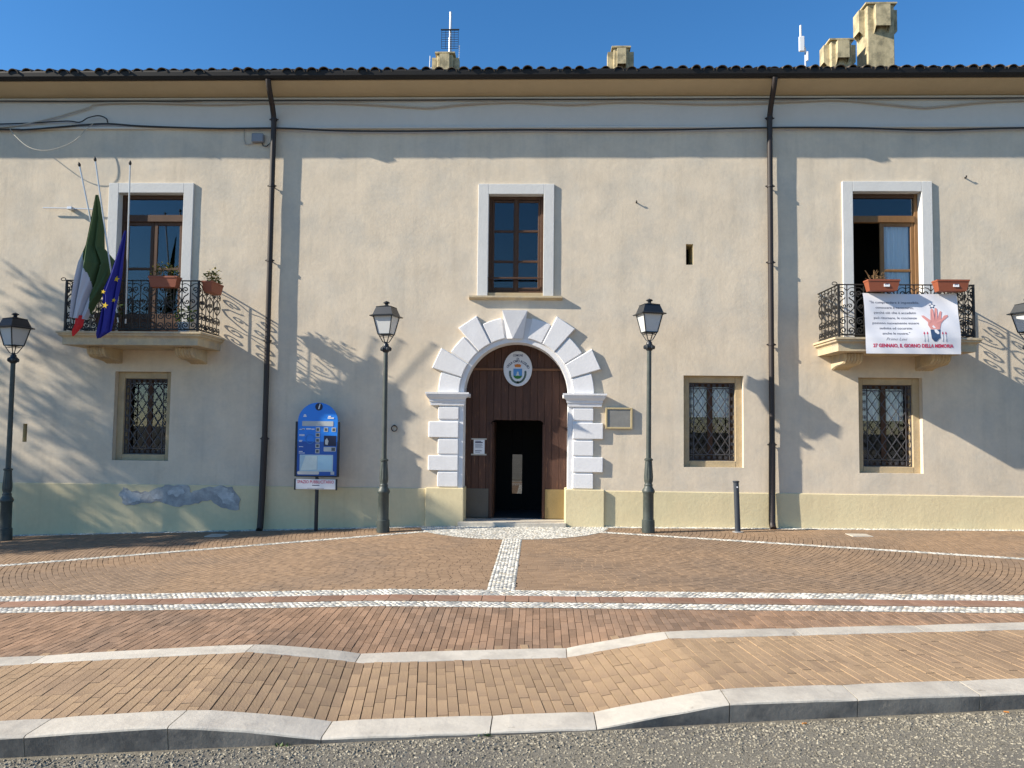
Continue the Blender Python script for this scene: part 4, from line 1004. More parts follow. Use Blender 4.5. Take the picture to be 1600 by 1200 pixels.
art('printed_hand', [(0.665, 0.45), (0.70, 0.44), (0.80, 0.44), (0.845, 0.42), (0.80, 0.50), (0.78, 0.60), (0.685, 0.60), (0.66, 0.53)], SKIN)
for a in ([(0.69, 0.46), (0.705, 0.27), (0.72, 0.245), (0.733, 0.27), (0.732, 0.46)], [(0.733, 0.46), (0.748, 0.26), (0.762, 0.235), (0.775, 0.26), (0.765, 0.46)], [(0.762, 0.46), (0.795, 0.31), (0.81, 0.29), (0.82, 0.31), (0.80, 0.46)],
          [(0.795, 0.455), (0.84, 0.37), (0.878, 0.355), (0.88, 0.385), (0.84, 0.44)], [(0.675, 0.50), (0.61, 0.40), (0.60, 0.37), (0.625, 0.37), (0.70, 0.46)]): art('printed_finger', a, SKIN, 0.005)
art('printed_cuff', [(0.68, 0.605), (0.785, 0.605), (0.78, 0.74), (0.76, 0.76), (0.74, 0.80), (0.72, 0.80), (0.69, 0.75)], NAVY)
art('printed_star', [(0.725+(0.042 if k % 2 == 0 else 0.018)*sin(pi*k/5)*0.9, 0.205-(0.055 if k % 2 == 0 else 0.024)*cos(pi*k/5)) for k in range(10)], NAVY)
art('printed_star_centre', [(0.725+0.016*sin(2*pi*k/8), 0.205-0.022*cos(2*pi*k/8)) for k in range(8)], PAPER, 0.0065)
for u in (0.615, 0.648, 0.805, 0.84):
    art('printed_candle', [(u-0.004, 0.69), (u+0.004, 0.69), (u+0.006, 0.80), (u-0.006, 0.80)], pm('print_grey', (0.45, 0.46, 0.5), rough=0.7)); art('printed_flame', [(u, 0.635), (u+0.008, 0.665), (u, 0.69), (u-0.008, 0.665)], REDINK)
for u, v in ((0.005, 0.985), (0.995, 0.985), (0.005, 0.45), (0.995, 0.45)):
    mb = MB(); x, z = u*BWd, v*BH; mb.tube([(x, bw(u, v), z), (x+(0.03 if u < .5 else -0.03)*0-(.03 if u < .5 else -.03), 0.05, z+0.015)], 0.004, 4); mb.build('tie', CABLEM, bn)

# flower boxes ------------------------------------------------------------
def leaf_clump(rg, n, sx, sy, z0, h, size, droop=0.0):
    mb = MB()
    for i in range(n):
        x, y = rg.uniform(-sx, sx), rg.uniform(-sy, sy); z = z0+h*rg.random()**0.8*(1-0.5*abs(x)/sx)
        a, b_ = rg.uniform(0, 2*pi), rg.uniform(-0.6, 0.9); L = size*rg.uniform(0.6, 1.3); d = Vector((cos(a)*cos(b_), sin(a)*cos(b_), sin(b_)))
        s_ = d.cross(Vector((0.3, 0.2, 1))).normalized()*L*0.33; p0 = Vector((x, y, z))
        mb.add([p0, p0+d*L*0.5+s_, p0+d*L, p0+d*L*0.5-s_], [(0, 1, 2, 3)])
    return mb
def trough(loc, rotz, L, lab, plant, sticker=False):
    t = thing('flower_box', lab, 'flower box', loc, 'flower boxes on the balconies'); t.rotation_euler = (0, 0, rotz)
    h, w = 0.20, 0.10; mb = MB()
    a = [(-L/2+0.04, -w+0.025), (L/2-0.04, -w+0.025), (L/2-0.04, w-0.025), (-L/2+0.04, w-0.025)]; b_ = [(-L/2, -w), (L/2, -w), (L/2, w), (-L/2, w)]
    def rg_(q, k): return [(x*k, y*k, 0) for x, y in q]
    mb.v = [(x, y, 0) for x, y in a]+[(x*0.985, y*0.97, h-0.03) for x, y in b_]+[(x*1.01, y*1.05, h-0.03) for x, y in b_]+[(x*1.01, y*1.05, h) for x, y in b_]+[(x*0.96, y*0.88, h) for x, y in b_]+[(x*0.95, y*0.85, h-0.05) for x, y in b_]
    mb.f = [(3, 2, 1, 0)]+[(4*q+i, 4*q+(i+1) % 4, 4*q+4+(i+1) % 4, 4*q+4+i) for q in range(5) for i in range(4)]
    mb.build('box', POT, t)
    s_ = MB(); s_.box(-L/2*0.94, L/2*0.94, -w*0.83, w*0.83, h-0.07, h-0.045); s_.build('soil', BARK, t)
    hk = MB()
    for x in (-L*0.3, L*0.3): hk.tube([(x, w, h-0.02), (x, w+0.03, h+0.01), (x, w+0.05, h-0.04)], 0.006, 4)
    hk.build('hook', IRON, t)
    rg = random.Random(hash(lab) % 1000 if False else len(lab))
    if plant == 'leafy':
        tag(leaf_clump(rg, 130, L*0.46, 0.09, h-0.03, 0.26, 0.065).sheet('foliage', LEAF, t), kind='stuff'); tag(leaf_clump(rg, 60, L*0.46, 0.09, h+0.02, 0.28, 0.05).sheet('flower', LEAFY, t), kind='stuff')
        st = MB()
        for i in range(12):
            x = rg.uniform(-L*.4, L*.4); st.tube([(x, 0, h-0.05), (x+rg.uniform(-.05, .05), rg.uniform(-.05, .05), h+rg.uniform(.1, .24))], 0.004, 4)
        st.build('stem', DRY, t)
    if plant == 'dry':
        st = MB()
        for i in range(34):
            x = rg.uniform(-L*.4, L*.02); a = rg.uniform(-.12, .12); q = rg.uniform(.03, .09) if i > 9 else rg.uniform(.12, .2)
            st.tube([(x, rg.uniform(-.05, .05), h-0.05), (x+a*.4, 0, h+q*.6), (x+a, rg.uniform(-.06, .06), h+q)], 0.0045, 4)
        st.build('stem', DRY, t)
    if sticker:
        b_ = MB(); b_.box(0.0, 0.10, -w-0.006, -w+0.002, 0.055, 0.155); o = b_.build('sticker', PAPER, t); o.rotation_euler = (radians(-8), 0, 0)
        b_ = MB(); b_.add([(0.015, -w-0.0105, 0.09), (0.045, -w-0.0105, 0.12), (0.06, -w-0.0105, 0.10), (0.085, -w-0.0105, 0.125), (0.085, -w-0.0105, 0.112), (0.06, -w-0.0105, 0.085), (0.045, -w-0.0105, 0.105), (0.02, -w-0.0105, 0.08)], [(0, 1, 6, 7), (1, 2, 5, 6), (2, 3, 4, 5)]); o = b_.sheet('sticker_mark', INK, t); o.rotation_euler = (radians(-8), 0, 0)
trough((-6.93, -1.09, 4.37), 0, 0.54, 'brick red flower box with leafy plant on the flag balcony front rail', 'leafy')
trough((-6.20, -0.70, 4.33), radians(90), 0.52, 'brick red flower box on the right side rail of the flag balcony', 'leafy')
trough((6.13, -1.14, 4.36), 0, 0.56, 'stickered terracotta flower box with dry stalks above the banner', 'dry', True)
trough((7.34, -1.14, 4.36), 0, 0.56, 'stickered empty terracotta flower box at the banner right corner', None, True)
def pot(loc, r, h, mat, lab, leaves, lm=LEAF):
    t = thing('flower_pot', lab, 'flower pot', loc, 'pots standing on the left balcony')
    mb = MB(); mb.lathe([(r*0.72, 0), (r*0.95, h*0.82), (r*1.06, h*0.83), (r*1.06, h), (r*0.92, h), (r*0.9, h*0.88), (0.01, h*0.88)], 16); mb.build('pot', mat, t, True)
    leaf_clump(random.Random(len(lab)), leaves, r*1.3, r*1.1, h*0.9, 0.40, 0.09).sheet('foliage', lm, t)
pot((-8.22, -0.72, ZB), 0.20, 0.36, pm('dark_clay', (0.09, 0.03, 0.02), rough=0.8), 'dark clay pot with plant behind the flags', 120)
pot((-6.72, -0.72, ZB), 0.12, 0.22, PAPER, 'white pot with bright green plant in the balcony corner', 90, pm('leaf_bright', (0.13, 0.20, 0.03), var=0.3, island=0.5, rough=0.6))

# emblem on the door ------------------------------------------------------
em = thing('town_crest', 'white oval town crest plate with blue and green shield on the door', 'crest', (-0.41, 0.405, 3.033))
mb = MB(); n = 40
for rr, y in ((1.0, 0.02), (1.0, 0.0), (0.975, -0.008), (0.94, -0.006)): mb.v += [(0.288*rr*cos(2*pi*k/n), y, 0.355*rr*sin(2*pi*k/n)) for k in range(n)]
mb.f = [(q*n+k, q*n+(k+1) % n, (q+1)*n+(k+1) % n, (q+1)*n+k) for q in range(3) for k in range(n)]+[tuple(range(n)), tuple(range(3*n, 4*n))]
mb.build('plate', pm('enamel', (0.62, 0.63, 0.65), var=0.08, rough=0.5, wear=((0.3, 0.28, 0.26), 6, 0.72)), em, False)
lm = MB()
for s_, sz, cz, w_ in (('COMUNE', 0.060, 0.265, 0.20), ('DI', 0.05, 0.20, 0.045)):
    vs, fs = text(s_, sz, 0, cz, bold=0.001, width=w_); lm.add([(x, -0.0095, z) for x, y, z in vs], fs)
word = 'ISOLA CAPO RIZZUTO'; n = len(word)
for i, c in enumerate(word):
    if c == ' ': continue
    a = radians(lerp(152, 28, i/(n-1))); vs, fs = text(c, 0.066, 0, 0, bold=0.001); ra = a-pi/2; R_ = 0.235
    lm.add([(R_*cos(a)+x*cos(ra)-z*sin(ra), -0.0095, R_*sin(a)-0.085+x*sin(ra)+z*cos(ra)) for x, y, z in vs], fs)
tag(lm.sheet('lettering', INK, em), kind='stuff')
def plate(name, pts, mat, y=-0.0095):
    mb = MB(); mb.poly(pts, y, y+0.003); return mb.build(name, mat, em)
sh_ = [(-0.088, 0.0), (0.088, 0.0), (0.088, -0.12)]+[(0.088*cos(t)*1.0, -0.12-0.085*sin(t)) for t in [pi*i/10 for i in range(1, 10)]]+[(-0.088, -0.12)]
plate('shield', sh_, pm('crest_blue', (0.08, 0.25, 0.52), var=0.1, rough=0.6))
plate('shield_field', [(-0.088, -0.135), (-0.04, -0.148), (0.0, -0.14), (0.05, -0.148), (0.088, -0.135), (0.08, -0.165), (0.05, -0.195), (0.0, -0.206), (-0.05, -0.195), (-0.08, -0.165)], pm('crest_green', (0.03, 0.17, 0.03), var=0.1, rough=0.6), -0.0125)
plate('shield_tower', [(-0.035, -0.14), (-0.02, -0.10), (-0.015, -0.065), (0.005, -0.055), (0.015, -0.07), (0.02, -0.11), (0.04, -0.14)], pm('crest_pale', (0.5, 0.55, 0.52), rough=0.6), -0.0120)
plate('crown', [(-0.055, 0.03), (0.055, 0.03), (0.072, 0.085), (0.05, 0.075), (0.04, 0.098), (0.02, 0.085), (0.0, 0.102), (-0.02, 0.085), (-0.04, 0.098), (-0.05, 0.075), (-0.072, 0.085)], pm('crest_gold', (0.55, 0.17, 0.02), var=0.2, scale=30, rough=0.5))
wr = MB(); rg = random.Random(2)
for sg in (-1, 1):
    for i in range(22):
        t = i/21; a = lerp(radians(15), radians(-105), t); x, z = sg*0.155*cos(a)*1.0, -0.09+0.19*sin(a)*1.0
        if t > 0.9: x = -x*0.6
        for q in (-1, 1):
            d = a-pi/2+q*0.7; L = 0.032; dx, dz = sg*cos(d)*L, sin(d)*L; wr.add([(x, -0.0098, z), (x+dx*.5-dz*.3, -0.0098, z+dz*.5+dx*.3), (x+dx, -0.0098, z+dz), (x+dx*.5+dz*.3, -0.0098, z+dz*.5-dx*.3)], [(0, 1, 2, 3)])
wr.sheet('wreath', pm('crest_leaf', (0.03, 0.075, 0.05), rough=0.6), em)

# stone plaque on the wall, notice on the door
pq = thing('wall_plaque', 'grey slate plaque in a pale wooden frame right of the portal', 'plaque', (1.57, -0.006, 2.055))
for a in ((-0.26, -0.225, -0.205, 0.205), (0.225, 0.26, -0.205, 0.205), (-0.225, 0.225, 0.172, 0.205), (-0.225, 0.225, -0.205, -0.172)): bar(pq, 'frame', a[0], a[1], -0.05, 0.0, a[2], a[3], pm('plaque_frame', (0.45, 0.36, 0.20), var=0.15, rough=0.7), 0.004)
bar(pq, 'slate', -0.225, 0.225, -0.035, 0.0, -0.172, 0.172, pm('slate', (0.21, 0.205, 0.19), var=0.25, scale=9, rough=0.35), 0)
nt_ = thing('door_notice', 'white paper notice taped on the left of the brown door', 'notice', (-1.17, YD-0.004, 1.46))
bar(nt_, 'sheet', -0.11, 0.11, -0.003, 0.0, -0.15, 0.15, PAPER, 0)
for z in (-0.155, 0.155): bar(nt_, 'tape', -0.16, 0.15, -0.005, -0.0032, z-0.014, z+0.014, pm('tape', (0.45, 0.42, 0.36), rough=0.4), 0)
lm = MB()
rg = random.Random(9)
for k, (z, w_, h_) in enumerate(((0.11, 0.12, 0.014), (0.085, 0.15, 0.02), (0.05, 0.14, 0.006), (0.03, 0.15, 0.006), (0.01, 0.13, 0.006), (-0.01, 0.15, 0.006), (-0.08, 0.13, 0.012), (-0.11, 0.1, 0.008))):
    lm.box(-0.08, -0.08+w_, -0.0045, -0.0032, z-h_/2, z+h_/2)
lm.build('print', INK, nt_)
# iron ring, hooks, junction box, rod
rg_ = thing('iron_ring', 'small dark iron tether ring fixed to the wall behind the lamp post', 'ring', (-2.80, -0.012, 1.86))
mb = MB(); mb.tube([(0.055*cos(2*pi*k/16), -0.02, -0.05+0.055*sin(2*pi*k/16)) for k in range(17)], 0.010, 6, False); mb.build('ring', IRON, rg_, True)
mb = MB(); mb.box(-0.015, 0.015, -0.035, 0.02, -0.005, 0.02, 0.004); mb.build('staple', IRON, rg_)
for x, z, lab in ((1.90, 6.30, 'rusty iron hook in the wall right of the centre window'), (8.26, 6.80, 'rusty iron hook in the wall at the upper right')):
    mb = MB(); mb.tube([(0, 0.03, 0), (0, -0.05, 0.0), (0, -0.06, 0.03)], [0.016, 0.016, 0.01], 6); o = mb.build('wall_hook', IRON, None); o.location = (x, 0, z); tag(o, lab, 'hook', 'hooks in the wall')
jb = thing('junction_box', 'small grey electrical box under the cables by the left downpipe', 'junction box', (-5.66, -0.004, 7.60))
mb = MB(); mb.box(-0.12, 0.12, -0.09, 0.0, -0.10, 0.08, 0.015); mb.build('case', pm('grey_plastic', (0.22, 0.23, 0.25), rough=0.5), jb)
mb = MB(); mb.tube([(-0.30, 0.0, 0.20), (-0.30, -0.01, 0.0), (-0.27, -0.015, -0.11), (-0.20, -0.02, -0.13), (-0.10, -0.03, -0.10)], 0.010, 6); mb.build('cable_tail', CABLEL, jb, True)
mb = MB(); mb.tube([(0.08, -0.04, -0.10), (0.10, -0.03, -0.16), (0.17, -0.03, -0.17), (0.25, -0.02, -0.10)], 0.010, 6); mb.build('cable_tail', CABLEM, jb, True)
ar = thing('wall_aerial', 'thin horizontal metal aerial rod on the wall left of the flagpoles', 'aerial', (-9.42, -0.02, 6.15))
mb = MB(); mb.tube([(-0.56, -0.06, 0.01), (0, -0.06, 0.0), (0.55, -0.06, -0.02)], 0.012, 6); mb.build('rod', STEEL, ar, True)
mb = MB(); mb.box(-0.05, 0.05, -0.10, 0.03, -0.03, 0.03, 0.008); mb.build('bracket', STEEL, ar)
# cables along the wall
def cable(pts, r, mat, lab, sub=8):
    out = []; n = len(pts)
    for i in range(n-1):
        p0, p1, p2, p3 = (Vector(pts[max(0, min(n-1, i+k))]) for k in (-1, 0, 1, 2))
        for k in range(sub):
            t = k/sub; out.append(0.5*((2*p1)+(p2-p0)*t+(2*p0-5*p1+4*p2-p3)*t*t+(3*p1-p0-3*p2+p3)*t**3))
    out.append(Vector(pts[-1])); mb = MB(); mb.tube(out, r, 6); o = mb.build('cable', mat, None, True); tag(o, lab, 'cable', 'cables along the facade')
def run(z, amp, seed, y=-0.066):
    rg = random.Random(seed); pts = []; x = -14.0
    while x < 13: pts.append((x, y+rg.uniform(-.004, .004), z+rg.uniform(-amp, amp))); x += rg.uniform(0.8, 1.4)
    return pts
cable(run(8.355, 0.006, 1), 0.012, CABLEM, 'upper dark cable running along the top moulding of the facade')
pts = [(-14, -.07, 7.75), (-11.2, -.07, 7.80), (-10.2, -.07, 7.93), (-9.2, -.07, 8.20), (-8.95, -.07, 8.30), (-8.0, -.07, 8.32), (-6.6, -.07, 8.28), (-5.5, -.07, 8.31), (-4.0, -.07, 8.30), (-2.6, -.07, 8.22), (-2.2, -.07, 8.20), (-1.5, -.07, 8.27), (-0.5, -.07, 8.31), (0.6, -.07, 8.26), (1.7, -.07, 8.31), (3.4, -.07, 8.26), (4.9, -.07, 8.30), (5.9, -.07, 8.33), (7.3, -.07, 8.19), (7.7, -.07, 8.19), (9.2, -.07, 8.31), (12, -.07, 8.28)]
cable(pts, 0.016, CABLEL, 'pale cable sagging below the upper dark cable')
pts = [(-14, -.075, 7.76), (-10.9, -.075, 7.77), (-10.4, -.075, 7.765), (-9.2, -.075, 7.86), (-8.7, -.075, 7.88), (-8.0, -.075, 7.83), (-6.5, -.075, 7.78), (-5.2, -.11, 7.77), (-4, -.075, 7.73), (-2.5, -.075, 7.72), (-0.5, -.075, 7.74), (1.0, -.075, 7.73), (2.5, -.075, 7.735), (4.4, -.11, 7.76), (6, -.075, 7.77), (7.6, -.075, 7.72), (9.3, -.075, 7.76), (12, -.075, 7.76)]
cable(pts, 0.019, CABLEM, 'lower dark cable running under the string course')
cable([(-11.5, -.07, 7.87), (-10.4, -.07, 7.90), (-9.6, -.075, 7.94), (-9.3, -.09, 7.91), (-9.12, -.11, 7.99), (-8.9, -.12, 8.03), (-8.75, -.11, 7.98), (-8.72, -.09, 7.90)], 0.013, CABLEM, 'short dark cable looped in a knot at the upper left')
cable([(-10.75, -.08, 7.80), (-10.55, -.20, 7.60), (-10.2, -.28, 7.33), (-9.85, -.30, 7.25), (-9.55, -.28, 7.32), (-9.3, -.22, 7.48), (-9.15, -.14, 7.72), (-9.02, -.09, 7.88)], 0.008, CABLEL, 'loose pale wire hanging in a loop at the upper left')
# roof aerials
an = thing('aerial_mast', 'tall thin aerial mast with cross bar behind the mossy chimney', 'aerial', (-2.16, 2.75, 9.6))
mb = MB(); mb.tube([(0, 0, 0), (0, 0, 1.5), (0, 0, 1.51), (0, 0, 2.12)], [0.045, 0.042, 0.032, 0.030], 8); mb.build('mast', STEEL, an, True)
mb = MB()
for k in range(9): mb.tube([(-0.20, -0.1, 1.62-0.03*0-0.055*k), (0.20, -0.1, 1.62-0.055*k)], 0.006, 4)
for x in (-0.2, -0.1, 0.1, 0.2): mb.tube([(x, -0.1, 1.62), (x, -0.1, 1.18)], 0.006, 4)
mb.tube([(-0.22, -0.1, 1.64), (0.22, -0.1, 1.64)], 0.016, 5); mb.tube([(0, 0, 1.62), (0, -0.12, 1.62)], 0.015, 5); mb.build('reflector', IRON, an)
mb = MB()
for x, z0, z1 in ((-0.50, 0.35, 1.05), (0.20, 0.6, 1.30), (-0.28, 0.7, 1.12)): mb.tube([(x, 0, z0), (x+0.02, 0, z1)], 0.010, 5)
mb.tube([(-0.50, 0, 0.75), (0.0, 0, 0.85), (0.2, 0, 0.95)], 0.012, 5); mb.build('whip', PAPER, an)
a2 = thing('panel_antenna', 'white box antenna on a short pole left of the paired chimneys', 'antenna', (6.02, 2.6, 9.5))
mb = MB(); mb.tube([(0.10, 0, 0), (0.10, 0, 1.2), (0.06, 0, 1.3)], 0.02, 6); mb.build('pole', STEEL, a2); mb = MB(); mb.box(-0.05, 0.07, -0.06, 0.0, 1.12, 1.48, 0.012); mb.build('panel', PAPER, a2)
mb = MB(); mb.tube([(0.0, 0, 1.48), (0.0, 0, 1.76)], 0.024, 6); mb.build('whip', PAPER, a2); mb = MB(); mb.box(0.12, 0.16, -0.05, 0.0, 0.9, 1.12, 0.008); mb.build('radio', PAPER, a2)

# ------------------------------------------------------------------ street furniture
def lamp_proto():
    t = thing('street_lamp', '', 'street lamp', (0, 0, 0), 'street lamps along the facade')
    mb = MB(); mb.lathe([(0.118, 0.0), (0.12, 0.02), (0.116, 0.22), (0.100, 0.235), (0.098, 0.26), (0.096, 0.70), (0.112, 0.725), (0.118, 0.75), (0.100, 0.79), (0.078, 0.82), (0.075, 0.85), (0.082, 0.86), (0.070, 0.875), (0.066, 0.89), (0.080, 0.93), (0.084, 1.0), (0.074, 1.15), (0.064, 1.28), (0.06, 1.30), (0.078, 1.305), (0.080, 1.33), (0.06, 1.345), (0.05, 1.35)], 24, flute=(0.9, 1.28)); mb.build('base', LAMPM, t, True)
    mb = MB(); mb.lathe([(0.046, 1.34), (0.044, 2.2), (0.041, 3.36)], 16); mb.build('pole', LAMPM, t, True)
    mb = MB(); mb.lathe([(0.045, 3.32), (0.06, 3.335), (0.075, 3.35), (0.085, 3.39), (0.075, 3.43), (0.055, 3.445), (0.05, 3.48), (0.03, 3.50), (0.028, 3.52)], 14)
    for k in range(6): a = 2*pi*k/6; mb.lathe([(0.001, 3.345), (0.02, 3.36), (0.024, 3.385), (0.02, 3.41), (0.001, 3.425)], 8, 0.085*cos(a), 0.085*sin(a))
    mb.build('collar', LAMPD, t, True)
    # lantern: square, tapering down
    zt, zb, a, b_ = 4.00, 3.66, 0.185, 0.115; fr = MB()
    def corner(q, k): return [(-q, -q), (q, -q), (q, q), (-q, q)][k]
    for k in range(4):
        c0, c1 = corner(b_, k), corner(a, k); fr.tube([(c0[0], c0[1], zb), (c1[0], c1[1], zt)], 0.011, 4)
        d0 = corner(b_, (k+1) % 4); fr.tube([(c0[0], c0[1], zb), (d0[0], d0[1], zb)], 0.012, 4)
        e0 = corner(0.045, k); fr.tube([(c0[0]*0.95, c0[1]*0.95, zb), (c0[0]*0.72, c0[1]*0.72, zb-0.06), (e0[0], e0[1], zb-0.14), (0, 0, zb-0.165)], 0.010, 4)
        f0 = corner(b_*0.86, k); f1 = corner(b_*0.86, (k+1) % 4); fr.tube([(f0[0], f0[1], zb-0.035), (f1[0], f1[1], zb-0.035)], 0.006, 4)
    fr.build('lantern_frame', LAMPD, t)
    for k in range(4):
        c0, c1, d0, d1 = corner(b_-0.004, k), corner(a-0.006, k), corner(b_-0.004, (k+1) % 4), corner(a-0.006, (k+1) % 4)
        mb = MB(); mb.add([(c0[0], c0[1], zb), (d0[0], d0[1], zb), (d1[0], d1[1], zt), (c1[0], c1[1], zt)], [(0, 1, 2, 3)]); mb.sheet('pane', OPAL, t)
    rf = MB(); prof = [(0.235, 3.985), (0.24, 4.0), (0.195, 4.02), (0.15, 4.15), (0.145, 4.165), (0.155, 4.17), (0.10, 4.185), (0.05, 4.20)]
    for q, z in prof: rf.v += [(*corner(q, k), z) for k in range(4)]
    rf.f = [(4*i+k, 4*i+(k+1) % 4, 4*i+4+(k+1) % 4, 4*i+4+k) for i in range(len(prof)-1) for k in range(4)]+[(0, 1, 2, 3), tuple(4*(len(prof)-1)+k for k in range(4))]
    rf.build('lantern_roof', LAMPD, t)
    mb = MB(); mb.lathe([(0.05, 4.195), (0.03, 4.22), (0.035, 4.235), (0.065, 4.25), (0.06, 4.262), (0.03, 4.28), (0.008, 4.29)], 12); mb.build('finial', LAMPD, t, True)
    return t
lp = lamp_proto(); rng = random.Random(1)
LY = -0.78
lamps = [(-2.83, 'dark street lamp standing between the blue information board and the portal', -12), (2.03, 'dark street lamp standing right of the portal and wall plaque', 14), (-9.95, 'dark street lamp cut by the left edge of the picture', -22), (8.90, 'dark street lamp whose lantern only enters at the right edge', 25)]
for i, (x, lab, rz_) in enumerate(lamps):
    o = lp if i == 0 else copy_tree(lp)
    o.location = (x, LY, base_z(x)+0.002); o.rotation_euler = (radians(0.3), radians(rng.uniform(-.3, .3)), 0); o['label'] = lab
    for chd in o.children:
        if chd.name.split('.')[0] in ('lantern_frame', 'pane', 'lantern_roof'): chd.rotation_euler = (0, 0, radians(rz_))
# bollard
bo = thing('bollard', 'slim dark grey metal bollard right of the portal', 'bollard', (3.69, -0.62, base_z(3.69)+0.002)); bo.rotation_euler = (0, radians(-1.8), 0)
mb = MB(); mb.lathe([(0.05, 0), (0.05, 0.91)], 18); mb.build('post', pm('bollard_paint', (0.035, 0.042, 0.055), var=0.2, scale=6, rough=0.5), bo, True)
mb = MB(); mb.lathe([(0.056, 0.905), (0.060, 0.91), (0.060, 0.925), (0.052, 0.932)], 18); mb.build('cap', MATS['bollard_paint'], bo, True)
mb = MB(); mb.lathe([(0.10, 0), (0.10, 0.008), (0.06, 0.012)], 18); mb.build('base_plate', STEEL, bo)
mb = MB(); mb.tube([(0.005, -0.049, 0.82), (0.005, -0.056, 0.82)], 0.014, 10); mb.build('reflector', PAPER, bo)

# information board -------------------------------------------------------
ib = thing('information_board', 'blue arched tourist information board on a dark post', 'sign', (-4.20, -0.36, base_z(-4.2)+0.002))
Z0 = 0.142
BLUE = pm('sign_blue', (0.02, 0.21, 0.72), var=0.06, rough=0.35); DBLUE = pm('sign_dark_blue', (0.012, 0.085, 0.36), var=0.1, rough=0.35); NAVYS = pm('sign_navy', (0.008, 0.012, 0.045), rough=0.4)
PALE = pm('sign_pale', (0.40, 0.55, 0.62), var=0.12, scale=8, rough=0.4); GREYB = pm('sign_grey', (0.42, 0.45, 0.46), var=0.05, rough=0.5); POST = pm('sign_post', (0.016, 0.018, 0.024), rough=0.45)
mb = MB(); mb.lathe([(0.036, 0), (0.036, 1.0)], 14); mb.build('post', POST, ib, True)
zB, zS, hw = 0.905+Z0, 1.93+Z0, 0.385
arch_ = [(-hw, zB), (hw, zB), (hw, zS)]+[(hw*cos(t), zS+hw*0.95*sin(t)) for t in [pi*i/24 for i in range(1, 24)]]+[(-hw, zS)]
mb = MB(); mb.poly(arch_, -0.05, -0.02); mb.build('panel', BLUE, ib)
def flat(name, pts, mat, y=-0.053, d=0.002):
    mb = MB(); mb.poly(pts, y, y+d); return mb.build(name, mat, ib)
def rect(x0, x1, z0, z1): return [(x0, z0+Z0), (x1, z0+Z0), (x1, z1+Z0), (x0, z1+Z0)]
def rr_(x0, x1, z0, z1, r_):
    o = []
    for cx, cz, a0 in ((x1-r_, z1-r_, 0), (x0+r_, z1-r_, pi/2), (x0+r_, z0+r_, pi), (x1-r_, z0+r_, 3*pi/2)): o += [(cx+r_*cos(a0+pi/2*i/4), cz+Z0+r_*sin(a0+pi/2*i/4)) for i in range(5)]
    return o
flat('lower_field', rect(-hw+0.004, hw-0.004, 0.91, 1.55), DBLUE, -0.0525)
for x0, x1 in ((-0.425, -hw), (hw, 0.425)):
    b_ = MB(); b_.box(x0, x1, -0.065, -0.01, zB-0.02, zS+0.0, 0.004); b_.build('side_rail', POST, ib)
b_ = MB(); b_.box(-hw, hw, -0.065, -0.01, zB-0.025, zB); b_.build('bottom_rail', POST, ib)
n = 24; flat('info_disc', [(0.015+0.072*cos(2*pi*k/n), 2.215+Z0+0.072*sin(2*pi*k/n)) for k in range(n)], NAVYS, -0.0535)
lm = MB(); vs, fs = text('i', 0.15, 0.012, 2.22+Z0, shear=0.25, bold=0.004); lm.add([(x, -0.0548, z) for x, y, z in vs], fs); lm.sheet('info_letter', PAPER, ib)
flat('title_bar', rr_(-0.30, 0.30, 1.845, 1.94, 0.012), GREYB, -0.055)
flat('map_sheet', rect(-0.33, 0.31, 0.98, 1.30), PALE, -0.055); flat('map_land', [(-0.31, 1.0+Z0), (-0.22, 1.28+Z0), (0.0, 1.28+Z0), (0.0, 1.02+Z0)], pm('map_land', (0.62, 0.70, 0.66), var=0.15, scale=15, rough=0.4), -0.0565)
flat('map_note', rect(0.02, 0.29, 1.02, 1.28), pm('map_sea', (0.38, 0.60, 0.72), var=0.06, rough=0.4), -0.0565)
flat('footer_pill', rr_(-0.375, 0.05, 0.925, 0.985, 0.028), pm('sign_cream', (0.6, 0.58, 0.52), var=0.05, rough=0.5), -0.0572)
for k in range(5): flat('picture_tile', rect(-0.035, 0.045, 1.74-0.103*k, 1.82-0.103*k), GREYB, -0.055); flat('picture_inset', rect(-0.02, 0.03, 1.755-0.103*k, 1.805-0.103*k), pm('sign_inset', (0.07, 0.08, 0.09), var=0.4, scale=40, rough=0.5), -0.0565)
for x in (0.12, 0.27): flat('picture_tile', rect(x, x+0.08, 1.74, 1.82), GREYB, -0.055); flat('picture_inset', rect(x+0.015, x+0.065, 1.755, 1.805), MATS['sign_inset'], -0.0565)
flat('photo', rect(0.125, 0.36, 1.47, 1.665), NAVYS, -0.055); flat('photo_figure', [(0.15, 1.50+Z0), (0.20, 1.49+Z0), (0.215, 1.56+Z0), (0.185, 1.62+Z0), (0.15, 1.58+Z0)], GREYB, -0.0565)
flat('caption_box', rr_(0.125, 0.36, 1.365, 1.45, 0.015), GREYB, -0.055); flat('caption_tile', rect(0.275, 0.345, 1.375, 1.44), MATS['sign_inset'], -0.0565); flat('caption_tile', rect(0.27, 0.34, 0.925, 0.985), GREYB, -0.0572)
mb = MB(); mb.tube([(-0.14+0.085*cos(2*pi*k/20), -0.054, 1.60+Z0+0.085*sin(2*pi*k/20)) for k in range(21)], 0.008, 4, False); mb.build('ring_logo', pm('sign_mid_blue', (0.03, 0.20, 0.55), rough=0.4), ib)
lm = MB(); rg = random.Random(12)
for z in (1.78, 1.68, 1.66, 1.57, 1.55, 1.45, 1.36, 1.33): lm.box(-0.35, -0.35+rg.uniform(0.05, 0.13), -0.0555, -0.0535, z+Z0-0.006, z+Z0+0.006)
